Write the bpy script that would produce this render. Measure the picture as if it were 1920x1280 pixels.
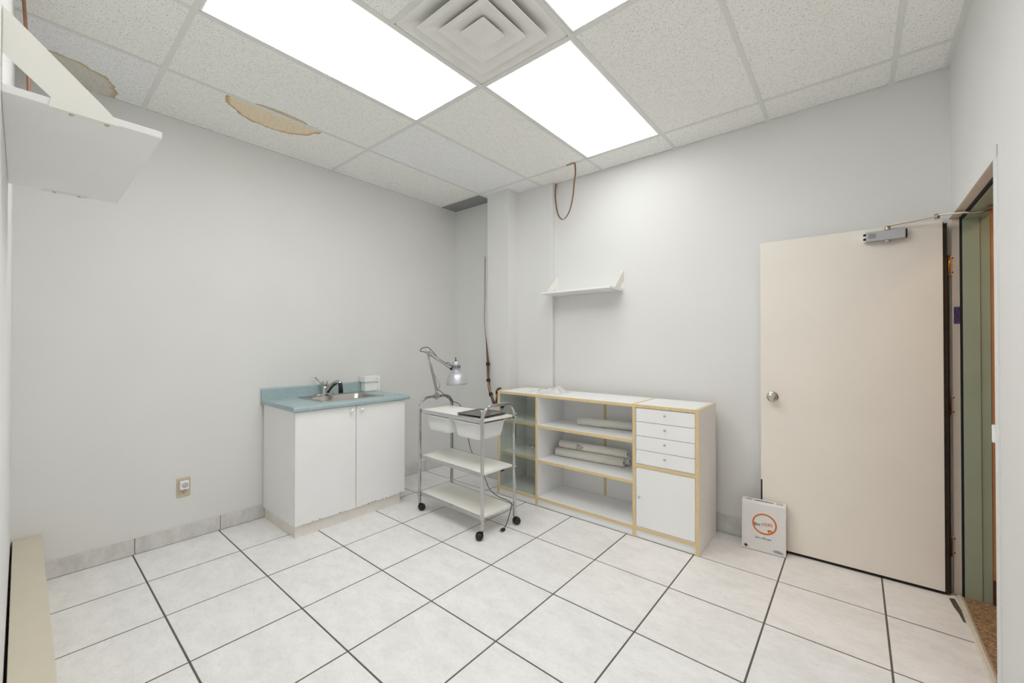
import bpy, bmesh, math, random
from mathutils import Vector, Matrix
random.seed(7)
scene = bpy.context.scene
for o in list(bpy.data.objects):
    bpy.data.objects.remove(o)
COL = scene.collection
PI = math.pi

# ------------------------------------------------------------------ camera
F_PX, YAW, PITCH, ROLL = 770.26, 0.6963, 0.0083, 0.0012
CAM = Vector((2.8822, -1.7096, 1.3155))
fw = Vector((-math.sin(YAW) * math.cos(PITCH), math.cos(YAW) * math.cos(PITCH), math.sin(PITCH)))
r0 = Vector((math.cos(YAW), math.sin(YAW), 0)); u0 = r0.cross(fw)
rt = r0 * math.cos(ROLL) + u0 * math.sin(ROLL); up = rt.cross(fw)
cd = bpy.data.cameras.new('camera')
cd.sensor_width = 36.0; cd.sensor_fit = 'HORIZONTAL'; cd.lens = F_PX / 1920 * 36.0
cd.clip_start = 0.005; cd.clip_end = 60
cam = bpy.data.objects.new('camera', cd); COL.objects.link(cam)
cam.matrix_world = Matrix(((rt.x, up.x, -fw.x, CAM.x), (rt.y, up.y, -fw.y, CAM.y), (rt.z, up.z, -fw.z, CAM.z), (0, 0, 0, 1)))
scene.camera = cam

# ------------------------------------------------------------------ world and exposure
w = bpy.data.worlds.new('world'); scene.world = w; w.use_nodes = True
w.node_tree.nodes['Background'].inputs[0].default_value = (0.55, 0.57, 0.6, 1)
w.node_tree.nodes['Background'].inputs[1].default_value = 0.3
vs = scene.view_settings
vs.view_transform = 'Standard'; vs.look = 'None'; vs.gamma = 1.0; vs.use_curve_mapping = False
vs.exposure = 0.88
# white rooms live on interreflection: let the light bounce on
scene.cycles.max_bounces = 8; scene.cycles.diffuse_bounces = 6; scene.cycles.glossy_bounces = 4; scene.cycles.transparent_max_bounces = 8; scene.cycles.adaptive_threshold = 0.1
PANEL_STRENGTH = 3.75       # the three fluorescent ceiling panels
HALL_STRENGTH = 9.0        # warm lamp in the hallway

# ------------------------------------------------------------------ room numbers (metres)
XL, XR, YN, YB = -0.59, 3.278, -1.738, 1.488
ZC = 2.8173
FT2 = 0.6096

# ------------------------------------------------------------------ materials
MATS = {}
def srgb(r, g, b):
    def f(c):
        c /= 255.0
        return c / 12.92 if c <= 0.04045 else ((c + 0.055) / 1.055) ** 2.4
    return (f(r), f(g), f(b), 1)

def mat(name, col, rough=0.5, metal=0.0, noise=None, bump=None, **kw):
    """noise=(scale, amount, detail): light procedural colour variation; bump=(scale, strength)"""
    if name in MATS: return MATS[name]
    m = bpy.data.materials.new(name); m.use_nodes = True
    nt = m.node_tree; b = nt.nodes['Principled BSDF']
    b.inputs['Roughness'].default_value = rough; b.inputs['Metallic'].default_value = metal
    b.inputs['Base Color'].default_value = col
    if 'spec' in kw: b.inputs['Specular IOR Level'].default_value = kw['spec']
    geo = nt.nodes.new('ShaderNodeNewGeometry')
    if noise:
        sc, amt, det = noise
        n = nt.nodes.new('ShaderNodeTexNoise'); n.inputs['Scale'].default_value = sc; n.inputs['Detail'].default_value = det
        nt.links.new(geo.outputs['Position'], n.inputs['Vector'])
        r = nt.nodes.new('ShaderNodeValToRGB')
        r.color_ramp.elements[0].position = 0.3; r.color_ramp.elements[1].position = 0.7
        r.color_ramp.elements[0].color = tuple(c * (1 - amt) for c in col[:3]) + (1,)
        r.color_ramp.elements[1].color = tuple(min(1, c * (1 + amt)) for c in col[:3]) + (1,)
        nt.links.new(n.outputs['Fac'], r.inputs['Fac']); nt.links.new(r.outputs['Color'], b.inputs['Base Color'])
    if bump:
        n2 = nt.nodes.new('ShaderNodeTexNoise'); n2.inputs['Scale'].default_value = bump[0]; n2.inputs['Detail'].default_value = 3
        nt.links.new(geo.outputs['Position'], n2.inputs['Vector'])
        bp = nt.nodes.new('ShaderNodeBump'); bp.inputs['Strength'].default_value = bump[1]; bp.inputs['Distance'].default_value = 0.002
        nt.links.new(n2.outputs['Fac'], bp.inputs['Height']); nt.links.new(bp.outputs['Normal'], b.inputs['Normal'])
    MATS[name] = m
    return m

def emission_mat(name, col, strength):
    m = bpy.data.materials.new(name); m.use_nodes = True
    b = m.node_tree.nodes['Principled BSDF']
    b.inputs['Base Color'].default_value = (0.9, 0.9, 0.9, 1)
    b.inputs['Emission Color'].default_value = col; b.inputs['Emission Strength'].default_value = strength
    MATS[name] = m
    return m

def glass_mat(name, tint=(0.80, 0.88, 0.86, 1)):
    m = bpy.data.materials.new(name); m.use_nodes = True; nt = m.node_tree
    for n in list(nt.nodes): nt.nodes.remove(n)
    out = nt.nodes.new('ShaderNodeOutputMaterial'); mx = nt.nodes.new('ShaderNodeMixShader')
    tr = nt.nodes.new('ShaderNodeBsdfTransparent'); gl = nt.nodes.new('ShaderNodeBsdfGlossy'); fr = nt.nodes.new('ShaderNodeFresnel')
    tr.inputs['Color'].default_value = tint; gl.inputs['Roughness'].default_value = 0.02; fr.inputs['IOR'].default_value = 1.5
    ge = nt.nodes.new('ShaderNodeNewGeometry'); mr = nt.nodes.new('ShaderNodeMapRange')      # same reflectance on both faces of the pane
    mr.inputs['To Min'].default_value = 1.5; mr.inputs['To Max'].default_value = 1 / 1.5
    nt.links.new(ge.outputs['Backfacing'], mr.inputs['Value']); nt.links.new(mr.outputs[0], fr.inputs['IOR'])
    nt.links.new(fr.outputs[0], mx.inputs[0]); nt.links.new(tr.outputs[0], mx.inputs[1]); nt.links.new(gl.outputs[0], mx.inputs[2])
    nt.links.new(mx.outputs[0], out.inputs[0])
    MATS[name] = m
    return m

def film_mat(name):
    m = bpy.data.materials.new(name); m.use_nodes = True; nt = m.node_tree
    for n in list(nt.nodes): nt.nodes.remove(n)
    out = nt.nodes.new('ShaderNodeOutputMaterial'); mx = nt.nodes.new('ShaderNodeMixShader')
    tr = nt.nodes.new('ShaderNodeBsdfTransparent'); pb = nt.nodes.new('ShaderNodeBsdfPrincipled')
    pb.inputs['Base Color'].default_value = (0.85, 0.86, 0.86, 1); pb.inputs['Roughness'].default_value = 0.25
    mx.inputs[0].default_value = 0.5
    nt.links.new(tr.outputs[0], mx.inputs[1]); nt.links.new(pb.outputs[0], mx.inputs[2]); nt.links.new(mx.outputs[0], out.inputs[0])
    MATS[name] = m
    return m

def tile_mat():
    """pale grey glazed floor tile with soft cloudy mottling; each tile is offset by its own random number"""
    m = bpy.data.materials.new('floor_tile'); m.use_nodes = True; nt = m.node_tree; b = nt.nodes['Principled BSDF']
    geo = nt.nodes.new('ShaderNodeNewGeometry'); oi = nt.nodes.new('ShaderNodeObjectInfo')
    ml = nt.nodes.new('ShaderNodeMath'); ml.operation = 'MULTIPLY'; ml.inputs[1].default_value = 37.0
    ad = nt.nodes.new('ShaderNodeVectorMath'); ad.operation = 'ADD'
    nt.links.new(oi.outputs['Random'], ml.inputs[0]); nt.links.new(geo.outputs['Position'], ad.inputs[0]); nt.links.new(ml.outputs[0], ad.inputs[1])
    mp = nt.nodes.new('ShaderNodeMapping'); mp.inputs['Rotation'].default_value = (0, 0, 0.6); mp.inputs['Scale'].default_value = (1.0, 1.9, 1)
    nt.links.new(ad.outputs[0], mp.inputs['Vector'])
    n1 = nt.nodes.new('ShaderNodeTexNoise'); n1.inputs['Scale'].default_value = 6; n1.inputs['Detail'].default_value = 3; n1.inputs['Roughness'].default_value = 0.7
    n2 = nt.nodes.new('ShaderNodeTexNoise'); n2.inputs['Scale'].default_value = 42; n2.inputs['Detail'].default_value = 4; n2.inputs['Roughness'].default_value = 0.7; n2.inputs['Distortion'].default_value = 0.8
    for n in (n1, n2): nt.links.new(mp.outputs[0], n.inputs['Vector'])
    r = nt.nodes.new('ShaderNodeValToRGB'); e = r.color_ramp.elements
    e[0].position = 0.3; e[0].color = srgb(235, 234, 232); e[1].position = 0.62; e[1].color = srgb(245, 244, 243)
    nt.links.new(n1.outputs['Fac'], r.inputs['Fac'])
    r2 = nt.nodes.new('ShaderNodeValToRGB'); e = r2.color_ramp.elements
    e[0].position = 0.34; e[0].color = (0.80, 0.79, 0.78, 1); e[1].position = 0.5; e[1].color = (1, 1, 1, 1)
    nt.links.new(n2.outputs['Fac'], r2.inputs['Fac'])
    mx = nt.nodes.new('ShaderNodeMix'); mx.data_type = 'RGBA'; mx.blend_type = 'MULTIPLY'; mx.inputs[0].default_value = 0.34
    nt.links.new(r.outputs[0], mx.inputs[6]); nt.links.new(r2.outputs[0], mx.inputs[7])
    nt.links.new(mx.outputs[2], b.inputs['Base Color'])
    b.inputs['Roughness'].default_value = 0.42; b.inputs['Specular IOR Level'].default_value = 0.35
    MATS['floor_tile'] = m
    return m

def base_tile_mat():
    m = tile_mat.cache.copy(); m.name = 'base_tile'
    for n in m.node_tree.nodes:
        if n.type == 'VALTORGB' and n.color_ramp.elements[0].position < 0.32:
            n.color_ramp.elements[0].color = srgb(204, 201, 198); n.color_ramp.elements[1].color = srgb(224, 222, 220)
    MATS['base_tile'] = m
    return m

def ceiling_mat(name, base, stain=None):
    """fissured acoustic tile: small dark pits over an off-white board; stain = list of (cx, cy, rx, ry, rot, inner colour, rim colour)"""
    m = bpy.data.materials.new(name); m.use_nodes = True; nt = m.node_tree; b = nt.nodes['Principled BSDF']
    geo = nt.nodes.new('ShaderNodeNewGeometry')
    mp = nt.nodes.new('ShaderNodeMapping'); mp.inputs['Rotation'].default_value = (0, 0, 0.35); mp.inputs['Scale'].default_value = (1.0, 2.0, 1.0)
    nt.links.new(geo.outputs['Position'], mp.inputs['Vector'])
    n1 = nt.nodes.new('ShaderNodeTexNoise'); n1.inputs['Scale'].default_value = 175; n1.inputs['Detail'].default_value = 1.5; n1.inputs['Roughness'].default_value = 0.55
    nt.links.new(mp.outputs[0], n1.inputs['Vector'])
    r = nt.nodes.new('ShaderNodeValToRGB'); e = r.color_ramp.elements
    e[0].position = 0.30; e[0].color = (0.30, 0.28, 0.25, 1); e[1].position = 0.385; e[1].color = (1, 1, 1, 1)
    nt.links.new(n1.outputs['Fac'], r.inputs['Fac'])
    n2 = nt.nodes.new('ShaderNodeTexNoise'); n2.inputs['Scale'].default_value = 240; n2.inputs['Detail'].default_value = 0.5
    nt.links.new(geo.outputs['Position'], n2.inputs['Vector'])
    r2 = nt.nodes.new('ShaderNodeValToRGB'); e = r2.color_ramp.elements
    e[0].position = 0.30; e[0].color = (0.86, 0.85, 0.83, 1); e[1].position = 0.42; e[1].color = (1, 1, 1, 1)
    nt.links.new(n2.outputs['Fac'], r2.inputs['Fac'])
    rgb = nt.nodes.new('ShaderNodeRGB'); rgb.outputs[0].default_value = base
    cur = rgb.outputs[0]
    if stain:
        sx = nt.nodes.new('ShaderNodeSeparateXYZ'); nt.links.new(geo.outputs['Position'], sx.inputs[0])
        wn = nt.nodes.new('ShaderNodeTexNoise'); wn.inputs['Scale'].default_value = 16; wn.inputs['Detail'].default_value = 5
        nt.links.new(geo.outputs['Position'], wn.inputs['Vector'])
        def M(op, a, c=None):
            n = nt.nodes.new('ShaderNodeMath'); n.operation = op
            for i, v in enumerate((a, c)):
                if v is None: continue
                if isinstance(v, (int, float)): n.inputs[i].default_value = v
                else: nt.links.new(v, n.inputs[i])
            return n.outputs[0]
        for (cx, cy, rx, ry, rot, cin, crim, clip) in stain:
            dx = M('SUBTRACT', sx.outputs['X'], cx); dy = M('SUBTRACT', sx.outputs['Y'], cy)
            c, s = math.cos(rot), math.sin(rot)
            u = M('ADD', M('MULTIPLY', dx, c / rx), M('MULTIPLY', dy, s / rx))
            v = M('ADD', M('MULTIPLY', dx, -s / ry), M('MULTIPLY', dy, c / ry))
            d = M('SQRT', M('ADD', M('MULTIPLY', u, u), M('MULTIPLY', v, v)))
            d = M('ADD', d, M('MULTIPLY', M('SUBTRACT', wn.outputs['Fac'], 0.5), 0.22))
            rr = nt.nodes.new('ShaderNodeValToRGB'); e = rr.color_ramp.elements
            e[0].position = 0.0; e[0].color = cin; e[1].position = 1.0; e[1].color = crim
            e2 = rr.color_ramp.elements.new(0.90); e2.color = cin
            nt.links.new(d, rr.inputs['Fac'])
            mk = M('LESS_THAN', d, 1.0)
            mx = nt.nodes.new('ShaderNodeMix'); mx.data_type = 'RGBA'
            nt.links.new(mk, mx.inputs[0]); nt.links.new(cur, mx.inputs[6]); nt.links.new(rr.outputs[0], mx.inputs[7])
            cur = mx.outputs[2]
    for src in (r, r2):
        mx = nt.nodes.new('ShaderNodeMix'); mx.data_type = 'RGBA'; mx.blend_type = 'MULTIPLY'; mx.inputs[0].default_value = 1.0
        nt.links.new(cur, mx.inputs[6]); nt.links.new(src.outputs[0], mx.inputs[7]); cur = mx.outputs[2]
    nt.links.new(cur, b.inputs['Base Color'])
    b.inputs['Roughness'].default_value = 0.95; b.inputs['Specular IOR Level'].default_value = 0.1
    MATS[name] = m
    return m

def carpet_mat():
    m = mat('carpet', srgb(158, 130, 102), 0.95, noise=(90, 0.5, 6), bump=(300, 0.6), spec=0.05)
    return m

M_wall = mat('wall_paint', srgb(230, 230, 228), 0.55, noise=(3, 0.008, 0), spec=0.3)
M_tile = tile_mat(); tile_mat.cache = M_tile
M_base = base_tile_mat()
M_grout = mat('grout', srgb(102, 98, 89), 0.9, noise=(40, 0.15, 4))
M_caulk = mat('caulk', srgb(225, 224, 220), 0.5)
M_plenum = mat('plenum_dark', srgb(60, 58, 55), 0.9)
M_tee = mat('tee_paint', srgb(230, 231, 228), 0.4, noise=(8, 0.02, 2))
CW, CC = srgb(253, 253, 249), srgb(251, 252, 253)
M_ceil_w = ceiling_mat('ceiling_warm', CW)
M_ceil_c = ceiling_mat('ceiling_cool', CC)
st_a = (-0.005, -0.64, 0.235, 0.285, 0.0, srgb(246, 231, 204), srgb(190, 152, 98), None)
st_b = (-0.52, -1.62, 0.25, 0.27, 0.0, srgb(226, 222, 212), srgb(196, 176, 130), None)
M_ceil_s1 = ceiling_mat('ceiling_stained', CW, [st_a])
M_ceil_s3 = ceiling_mat('ceiling_stained_edge', CW, [(0.0, -0.62, 0.045, 0.17, 0.0, srgb(216, 203, 176), srgb(160, 130, 84), None)])
M_ceil_s2 = ceiling_mat('ceiling_stained_corner', CC, [st_b])
M_greypanel = mat('grey_panel', srgb(150, 150, 152), 0.8, noise=(60, 0.05, 4))
M_light = emission_mat('light_lens', (0.985, 0.99, 0.99, 1), PANEL_STRENGTH)
M_light_dim = emission_mat('light_lens_dimmed', (0.985, 0.99, 1.0, 1), PANEL_STRENGTH * 0.62)  # same panel, dimmed to soften the hot spot on the back wall
M_white_metal = mat('white_metal', srgb(246, 246, 244), 0.4)
M_vent = mat('vent_paint', srgb(240, 239, 234), 0.45, noise=(12, 0.03, 3))
M_black = mat('black_plastic', srgb(26, 26, 27), 0.45)
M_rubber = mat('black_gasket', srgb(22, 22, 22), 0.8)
M_dark = mat('duct_dark', srgb(30, 30, 30), 0.8)
M_lam = mat('white_laminate', srgb(243, 243, 242), 0.4, noise=(5, 0.01, 2))
M_door_white = mat('cabinet_door_white', srgb(245, 245, 245), 0.42, noise=(5, 0.008, 2))
M_kick = mat('toe_kick', srgb(236, 232, 224), 0.5, noise=(14, 0.05, 4))
M_raw = mat('raw_particleboard', srgb(150, 120, 84), 0.9, noise=(300, 0.3, 3))
M_wood = mat('edge_band_wood', srgb(224, 200, 150), 0.5, noise=(45, 0.06, 5))
M_teal = mat('teal_laminate', srgb(166, 187, 190), 0.38, noise=(70, 0.09, 6))
M_steel = mat('brushed_steel', srgb(190, 186, 180), 0.28, 1.0, noise=(30, 0.05, 3))
M_chrome = mat('chrome', srgb(196, 196, 196), 0.12, 1.0)
M_alu = mat('lamp_silver', srgb(196, 197, 203), 0.36, 0.55)
M_arm = mat('lamp_arm_grey', srgb(168, 168, 166), 0.35, 0.7)
M_tub = mat('tub_plastic', srgb(238, 239, 238), 0.35)
M_shelf_w = mat('trolley_shelf', srgb(244, 243, 236), 0.4, noise=(6, 0.015, 2))
M_plate = glass_mat('tray_glass', (0.55, 0.55, 0.52, 1))
M_tray = mat('tray_metal', srgb(128, 126, 122), 0.25, 0.8)
M_glass = glass_mat('cabinet_glass', (0.895, 0.915, 0.89, 1))
M_film = film_mat('plastic_film')
M_paper = mat('roll_paper', srgb(242, 239, 230), 0.55, noise=(20, 0.02, 3), bump=(40, 0.15))
M_cream = mat('door_cream', srgb(245, 239, 229), 0.42, noise=(4, 0.015, 4))
M_jamb = mat('jamb_cream', srgb(236, 222, 206), 0.4, noise=(10, 0.03, 3))
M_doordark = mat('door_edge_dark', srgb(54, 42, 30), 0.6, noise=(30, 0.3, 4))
M_brass = mat('brass', srgb(214, 160, 70), 0.25, 1.0)
M_green = mat('sage_paint', srgb(160, 170, 148), 0.5, noise=(6, 0.03, 3))
M_orange = mat('hall_orange', srgb(196, 142, 96), 0.5, noise=(6, 0.08, 4))
M_brown = mat('hall_base_brown', srgb(84, 50, 32), 0.5)
M_hall = mat('hall_paint', srgb(226, 206, 176), 0.6)
M_carpet = carpet_mat()
M_ledge = mat('ledge_beige', srgb(214, 206, 186), 0.45, noise=(10, 0.02, 4))
M_bracket = mat('bracket_cream', srgb(243, 242, 235), 0.4)
M_closer = mat('closer_silver', srgb(190, 190, 192), 0.35, 0.6)
M_armmetal = mat('closer_arm', srgb(176, 164, 150), 0.3, 0.8)
M_copper = mat('copper', srgb(176, 134, 108), 0.4, 0.4, noise=(60, 0.15, 3))
M_bundle = mat('brown_cable', srgb(112, 76, 60), 0.5, noise=(50, 0.25, 3))
M_almond = mat('outlet_almond', srgb(206, 194, 168), 0.4)
M_orangeprint = mat('print_orange', srgb(214, 112, 26), 0.6)
M_blackprint = mat('print_black', srgb(30, 28, 28), 0.6)
M_greyprint = mat('print_grey', srgb(150, 150, 150), 0.6)
M_card = mat('white_card', srgb(232, 231, 230), 0.55, noise=(20, 0.01, 2))
M_disp = mat('dispenser_white', srgb(245, 245, 243), 0.4)
M_purple = mat('sticker_violet', srgb(84, 70, 110), 0.5, noise=(200, 0.6, 2))
M_lens = mat('sensor_lens', srgb(196, 196, 206), 0.25)
M_nickel = mat('knob_nickel', srgb(200, 196, 190), 0.2, 1.0)
M_knobwhite = mat('knob_white', srgb(240, 239, 236), 0.35)
M_threshold = mat('threshold_strip', srgb(216, 210, 194), 0.35, noise=(30, 0.06, 3))
M_adhesive = mat('old_adhesive', srgb(88, 82, 72), 0.9, noise=(80, 0.4, 4))
M_hall_lamp = emission_mat('hall_lamp_glow', (1.0, 0.66, 0.36, 1), HALL_STRENGTH)

# ------------------------------------------------------------------ mesh helpers
def box(bm, x0, x1, y0, y1, z0, z1, bevel=0.0, seg=2, mi=0):
    vs_ = [bm.verts.new(p) for p in ((x0, y0, z0), (x1, y0, z0), (x1, y1, z0), (x0, y1, z0), (x0, y0, z1), (x1, y0, z1), (x1, y1, z1), (x0, y1, z1))]
    fs = [bm.faces.new([vs_[i] for i in q]) for q in ((3, 2, 1, 0), (4, 5, 6, 7), (0, 1, 5, 4), (1, 2, 6, 5), (2, 3, 7, 6), (3, 0, 4, 7))]
    for f in fs: f.material_index = mi
    if bevel:
        es = list({e for f in fs for e in f.edges})
        bmesh.ops.bevel(bm, geom=es, offset=bevel, segments=seg, affect='EDGES', profile=0.7)
    return fs

def B(*a, **k):
    bm = bmesh.new(); box(bm, *a, **k); return bm

def tube(bm, pts, r, n=8, closed=False, caps=True):
    pts = [Vector(p) for p in pts]; rings = []
    prev = None
    for i, p in enumerate(pts):
        if closed: t = pts[(i + 1) % len(pts)] - pts[i - 1]
        else: t = pts[min(i + 1, len(pts) - 1)] - pts[max(i - 1, 0)]
        t.normalize()
        if prev is None:
            a = Vector((0, 0, 1)) if abs(t.z) < 0.9 else Vector((1, 0, 0))
            u = t.cross(a).normalized()
        else:
            u = (prev - t * prev.dot(t)).normalized()
        v = t.cross(u); prev = u
        rr = r[i] if isinstance(r, (list, tuple)) else r
        rings.append([bm.verts.new(p + (u * math.cos(2 * PI * k / n) + v * math.sin(2 * PI * k / n)) * rr) for k in range(n)])
    m = len(rings)
    for i in range(m if closed else m - 1):
        a, b = rings[i], rings[(i + 1) % m]
        for k in range(n):
            f = bm.faces.new((a[k], a[(k + 1) % n], b[(k + 1) % n], b[k])); f.smooth = True
    if caps and not closed:
        bm.faces.new(rings[0][::-1]); bm.faces.new(rings[-1])
    return bm

def T(pts, r, n=8, **k): return tube(bmesh.new(), pts, r, n, **k)

def smooth_path(pts, sub=6):
    """Catmull-Rom through pts"""
    P = [Vector(p) for p in pts]; out = []
    for i in range(len(P) - 1):
        p0, p1, p2, p3 = P[max(i - 1, 0)], P[i], P[i + 1], P[min(i + 2, len(P) - 1)]
        for k in range(sub):
            t = k / sub
            out.append(0.5 * ((2 * p1) + (p2 - p0) * t + (2 * p0 - 5 * p1 + 4 * p2 - p3) * t * t + (3 * p1 - p0 - 3 * p2 + p3) * t ** 3))
    out.append(P[-1]); return out

def lathe(bm, prof, n=24, mtx=None, smooth=True):
    """prof list of (r, z); open surface of revolution about z (r=0 closes)"""
    rings = []
    for r, z in prof:
        if r < 1e-6: rings.append([bm.verts.new((0, 0, z))])
        else: rings.append([bm.verts.new((r * math.cos(2 * PI * k / n), r * math.sin(2 * PI * k / n), z)) for k in range(n)])
    for a, b in zip(rings[:-1], rings[1:]):
        for k in range(n):
            if len(a) == 1 and len(b) == 1: continue
            if len(a) == 1: q = (a[0], b[k], b[(k + 1) % n])
            elif len(b) == 1: q = (a[k], b[0], a[(k + 1) % n])
            else: q = (a[k], b[k], b[(k + 1) % n], a[(k + 1) % n])
            f = bm.faces.new(q); f.smooth = smooth
    if mtx is not None:
        bmesh.ops.transform(bm, matrix=mtx, verts=[v for rg in rings for v in rg])
    bmesh.ops.recalc_face_normals(bm, faces=bm.faces)
    return bm

def L(prof, n=24, mtx=None, smooth=True): return lathe(bmesh.new(), prof, n, mtx, smooth)

def axis_m(loc, axis):
    """matrix sending +z to axis, at loc"""
    q = Vector((0, 0, 1)).rotation_difference(Vector(axis).normalized())
    return Matrix.Translation(loc) @ q.to_matrix().to_4x4()

def prism(bm, poly, axis, a0, a1):
    """extrude a 2D polygon along axis ('x': poly=(y,z), 'y': poly=(x,z), 'z': poly=(x,y))"""
    def P(p, t):
        return {'x': (t, p[0], p[1]), 'y': (p[0], t, p[1]), 'z': (p[0], p[1], t)}[axis]
    A = [bm.verts.new(P(p, a0)) for p in poly]; Bv = [bm.verts.new(P(p, a1)) for p in poly]; n = len(poly)
    bm.faces.new(A); bm.faces.new(Bv[::-1])
    for i in range(n): bm.faces.new((A[i], Bv[i], Bv[(i + 1) % n], A[(i + 1) % n]))
    bmesh.ops.recalc_face_normals(bm, faces=bm.faces)
    return bm

def PR(poly, axis, a0, a1): return prism(bmesh.new(), poly, axis, a0, a1)

def rrect(cx, cy, w_, h_, r, z, n=5):
    out = []
    for (sx, sy, a0) in ((1, 1, 0), (-1, 1, PI / 2), (-1, -1, PI), (1, -1, 1.5 * PI)):
        for k in range(n + 1):
            a = a0 + (PI / 2) * k / n
            out.append((cx + sx * (w_ / 2 - r) + r * math.cos(a), cy + sy * (h_ / 2 - r) + r * math.sin(a), z))
    return out

def loft(bm, loops, cap0=False, cap1=True, smooth=True):
    R = [[bm.verts.new(p) for p in lp] for lp in loops]; n = len(R[0])
    for a, b in zip(R[:-1], R[1:]):
        for k in range(n):
            f = bm.faces.new((a[k], a[(k + 1) % n], b[(k + 1) % n], b[k])); f.smooth = smooth
    if cap0: bm.faces.new(R[0][::-1])
    if cap1: bm.faces.new(R[-1])
    bmesh.ops.recalc_face_normals(bm, faces=bm.faces)
    return bm

# ------------------------------------------------------------------ object helpers
WM = {}
def tag(o, label=None, cat=None, group=None, kind=None):
    if label: o['label'] = label
    if cat: o['category'] = cat
    if group: o['group'] = group
    if kind: o['kind'] = kind
    return o

def thing(name, label, cat, loc=(0, 0, 0), rotz=0.0, group=None, kind=None):
    o = bpy.data.objects.new(name, None); COL.objects.link(o)
    o.empty_display_size = 0.05
    o.location = loc; o.rotation_euler = (0, 0, rotz)
    WM[o] = Matrix.Translation(loc) @ Matrix.Rotation(rotz, 4, 'Z')
    return tag(o, label, cat, group, kind)

def obj(name, bm, m, parent=None, world=True, label=None, cat=None, group=None, kind=None, shade=None):
    """links one mesh; world=True: geometry given in room coordinates, False: in the parent's own frame.
    top-level meshes get their origin at the centre of their base"""
    if parent is None:
        xs = [v.co.x for v in bm.verts]; ys = [v.co.y for v in bm.verts]; zs = [v.co.z for v in bm.verts]
        org = Vector(((min(xs) + max(xs)) / 2, (min(ys) + max(ys)) / 2, min(zs)))
        bmesh.ops.translate(bm, verts=bm.verts, vec=-org); wm = Matrix.Translation(org)
    else:
        wm = WM[parent]
        if world: bmesh.ops.transform(bm, matrix=wm.inverted(), verts=bm.verts)
    me = bpy.data.meshes.new(name); bm.to_mesh(me); bm.free()
    ms = m if isinstance(m, (list, tuple)) else [m]
    for k in ms: me.materials.append(k)
    if shade:
        for p in me.polygons: p.use_smooth = True
    o = bpy.data.objects.new(name, me); COL.objects.link(o)
    if parent is None: o.location = wm.to_translation()
    else: o.parent = parent
    WM[o] = wm
    return tag(o, label, cat, group, kind)

MESH_CACHE = {}
def piece(name, parent, cx, cy, cz, sx, sy, sz, m):
    """a simple box piece that shares its mesh with equal pieces; (cx,cy,cz) = centre in room coordinates"""
    key = (name, round(sx, 4), round(sy, 4), round(sz, 4), m.name)
    if key not in MESH_CACHE:
        bm = B(-sx / 2, sx / 2, -sy / 2, sy / 2, -sz / 2, sz / 2)
        me = bpy.data.meshes.new(name); bm.to_mesh(me); bm.free(); me.materials.append(m); MESH_CACHE[key] = me
    o = bpy.data.objects.new(name, MESH_CACHE[key]); COL.objects.link(o); o.parent = parent
    o.location = WM[parent].inverted() @ Vector((cx, cy, cz)); WM[o] = Matrix.Translation((cx, cy, cz))
    return o

def text_mesh(bm, s, size, M, extrude=0.0004, shear=0.0, bold=0.0):
    cu = bpy.data.curves.new('t', 'FONT'); cu.body = s; cu.size = size; cu.extrude = extrude; cu.shear = shear
    cu.align_x = 'CENTER'; cu.align_y = 'CENTER'; cu.offset = bold; cu.resolution_u = 3
    to = bpy.data.objects.new('t', cu); COL.objects.link(to)
    dg = bpy.context.evaluated_depsgraph_get(); me = bpy.data.meshes.new_from_object(to.evaluated_get(dg))
    me.transform(M); bm.from_mesh(me)
    bpy.data.objects.remove(to); bpy.data.meshes.remove(me); bpy.data.curves.remove(cu)
    return bm

# ================================================================== ROOM SHELL
# floor: grout bed with loose tiles as pieces
floor = obj('floor', B(XL - 0.1, XR + 0.022, YN - 0.1, YB + 0.05, -0.06, -0.0012), M_grout, kind='structure')
TX, TY, OX, OY = 0.4466, 0.4522, 0.7578, -0.799
G = 0.008
xs = [OX + TX * m for m in range(-2, 6)]
ys = [OY + TY * n for n in range(-2, 6)]
xb = [XL] + xs + [XR + 0.004]
yb = [YN] + [y for y in ys if YN + 0.02 < y < YB - 0.02] + [YB]
for i in range(len(xb) - 1):
    for j in range(len(yb) - 1):
        x0 = xb[i] + (G / 2 if i else 0); x1 = xb[i + 1] - (G / 2 if i < len(xb) - 2 else 0)
        y0 = yb[j] + (G / 2 if j else 0); y1 = yb[j + 1] - (G / 2 if j < len(yb) - 2 else 0)
        piece('floor_tile', floor, (x0 + x1) / 2, (y0 + y1) / 2, -0.0045 + random.uniform(-0.0003, 0.0003), x1 - x0, y1 - y0, 0.009, M_tile)

# walls
WZ = ZC + 0.002
obj('wall_left', B(XL - 0.1, XL, YN, YB + 0.1, 0, WZ), M_wall, kind='structure', label='pale grey painted wall behind the sink cabinet')
bm = bmesh.new()
box(bm, XL, 0.05, 1.442, YB + 0.1, 0, WZ)                 # recess beside the column
box(bm, 0.05, 0.33, 1.290, YB + 0.1, 0, WZ)               # column
box(bm, 0.33, 0.735, 1.445, YB + 0.1, 0, WZ)              # chase beside the column
box(bm, 0.735, XR, YB, YB + 0.1, 0, WZ)
obj('wall_back', bm, M_wall, kind='structure', label='pale grey wall with boxed column behind the shelf unit')
obj('wall_near', B(XL - 0.1, XR + 0.12, YN - 0.1, YN, 0, WZ), M_wall, kind='structure')
ZH = 1.992; YJ0, YJ1 = 0.575, 1.470
bm = bmesh.new()
box(bm, XR, XR + 0.12, YN, YJ0, 0, WZ)
box(bm, XR, XR + 0.12, YJ0, YB + 0.1, ZH + 0.03, WZ)
obj('wall_right', bm, M_wall, kind='structure')

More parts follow.
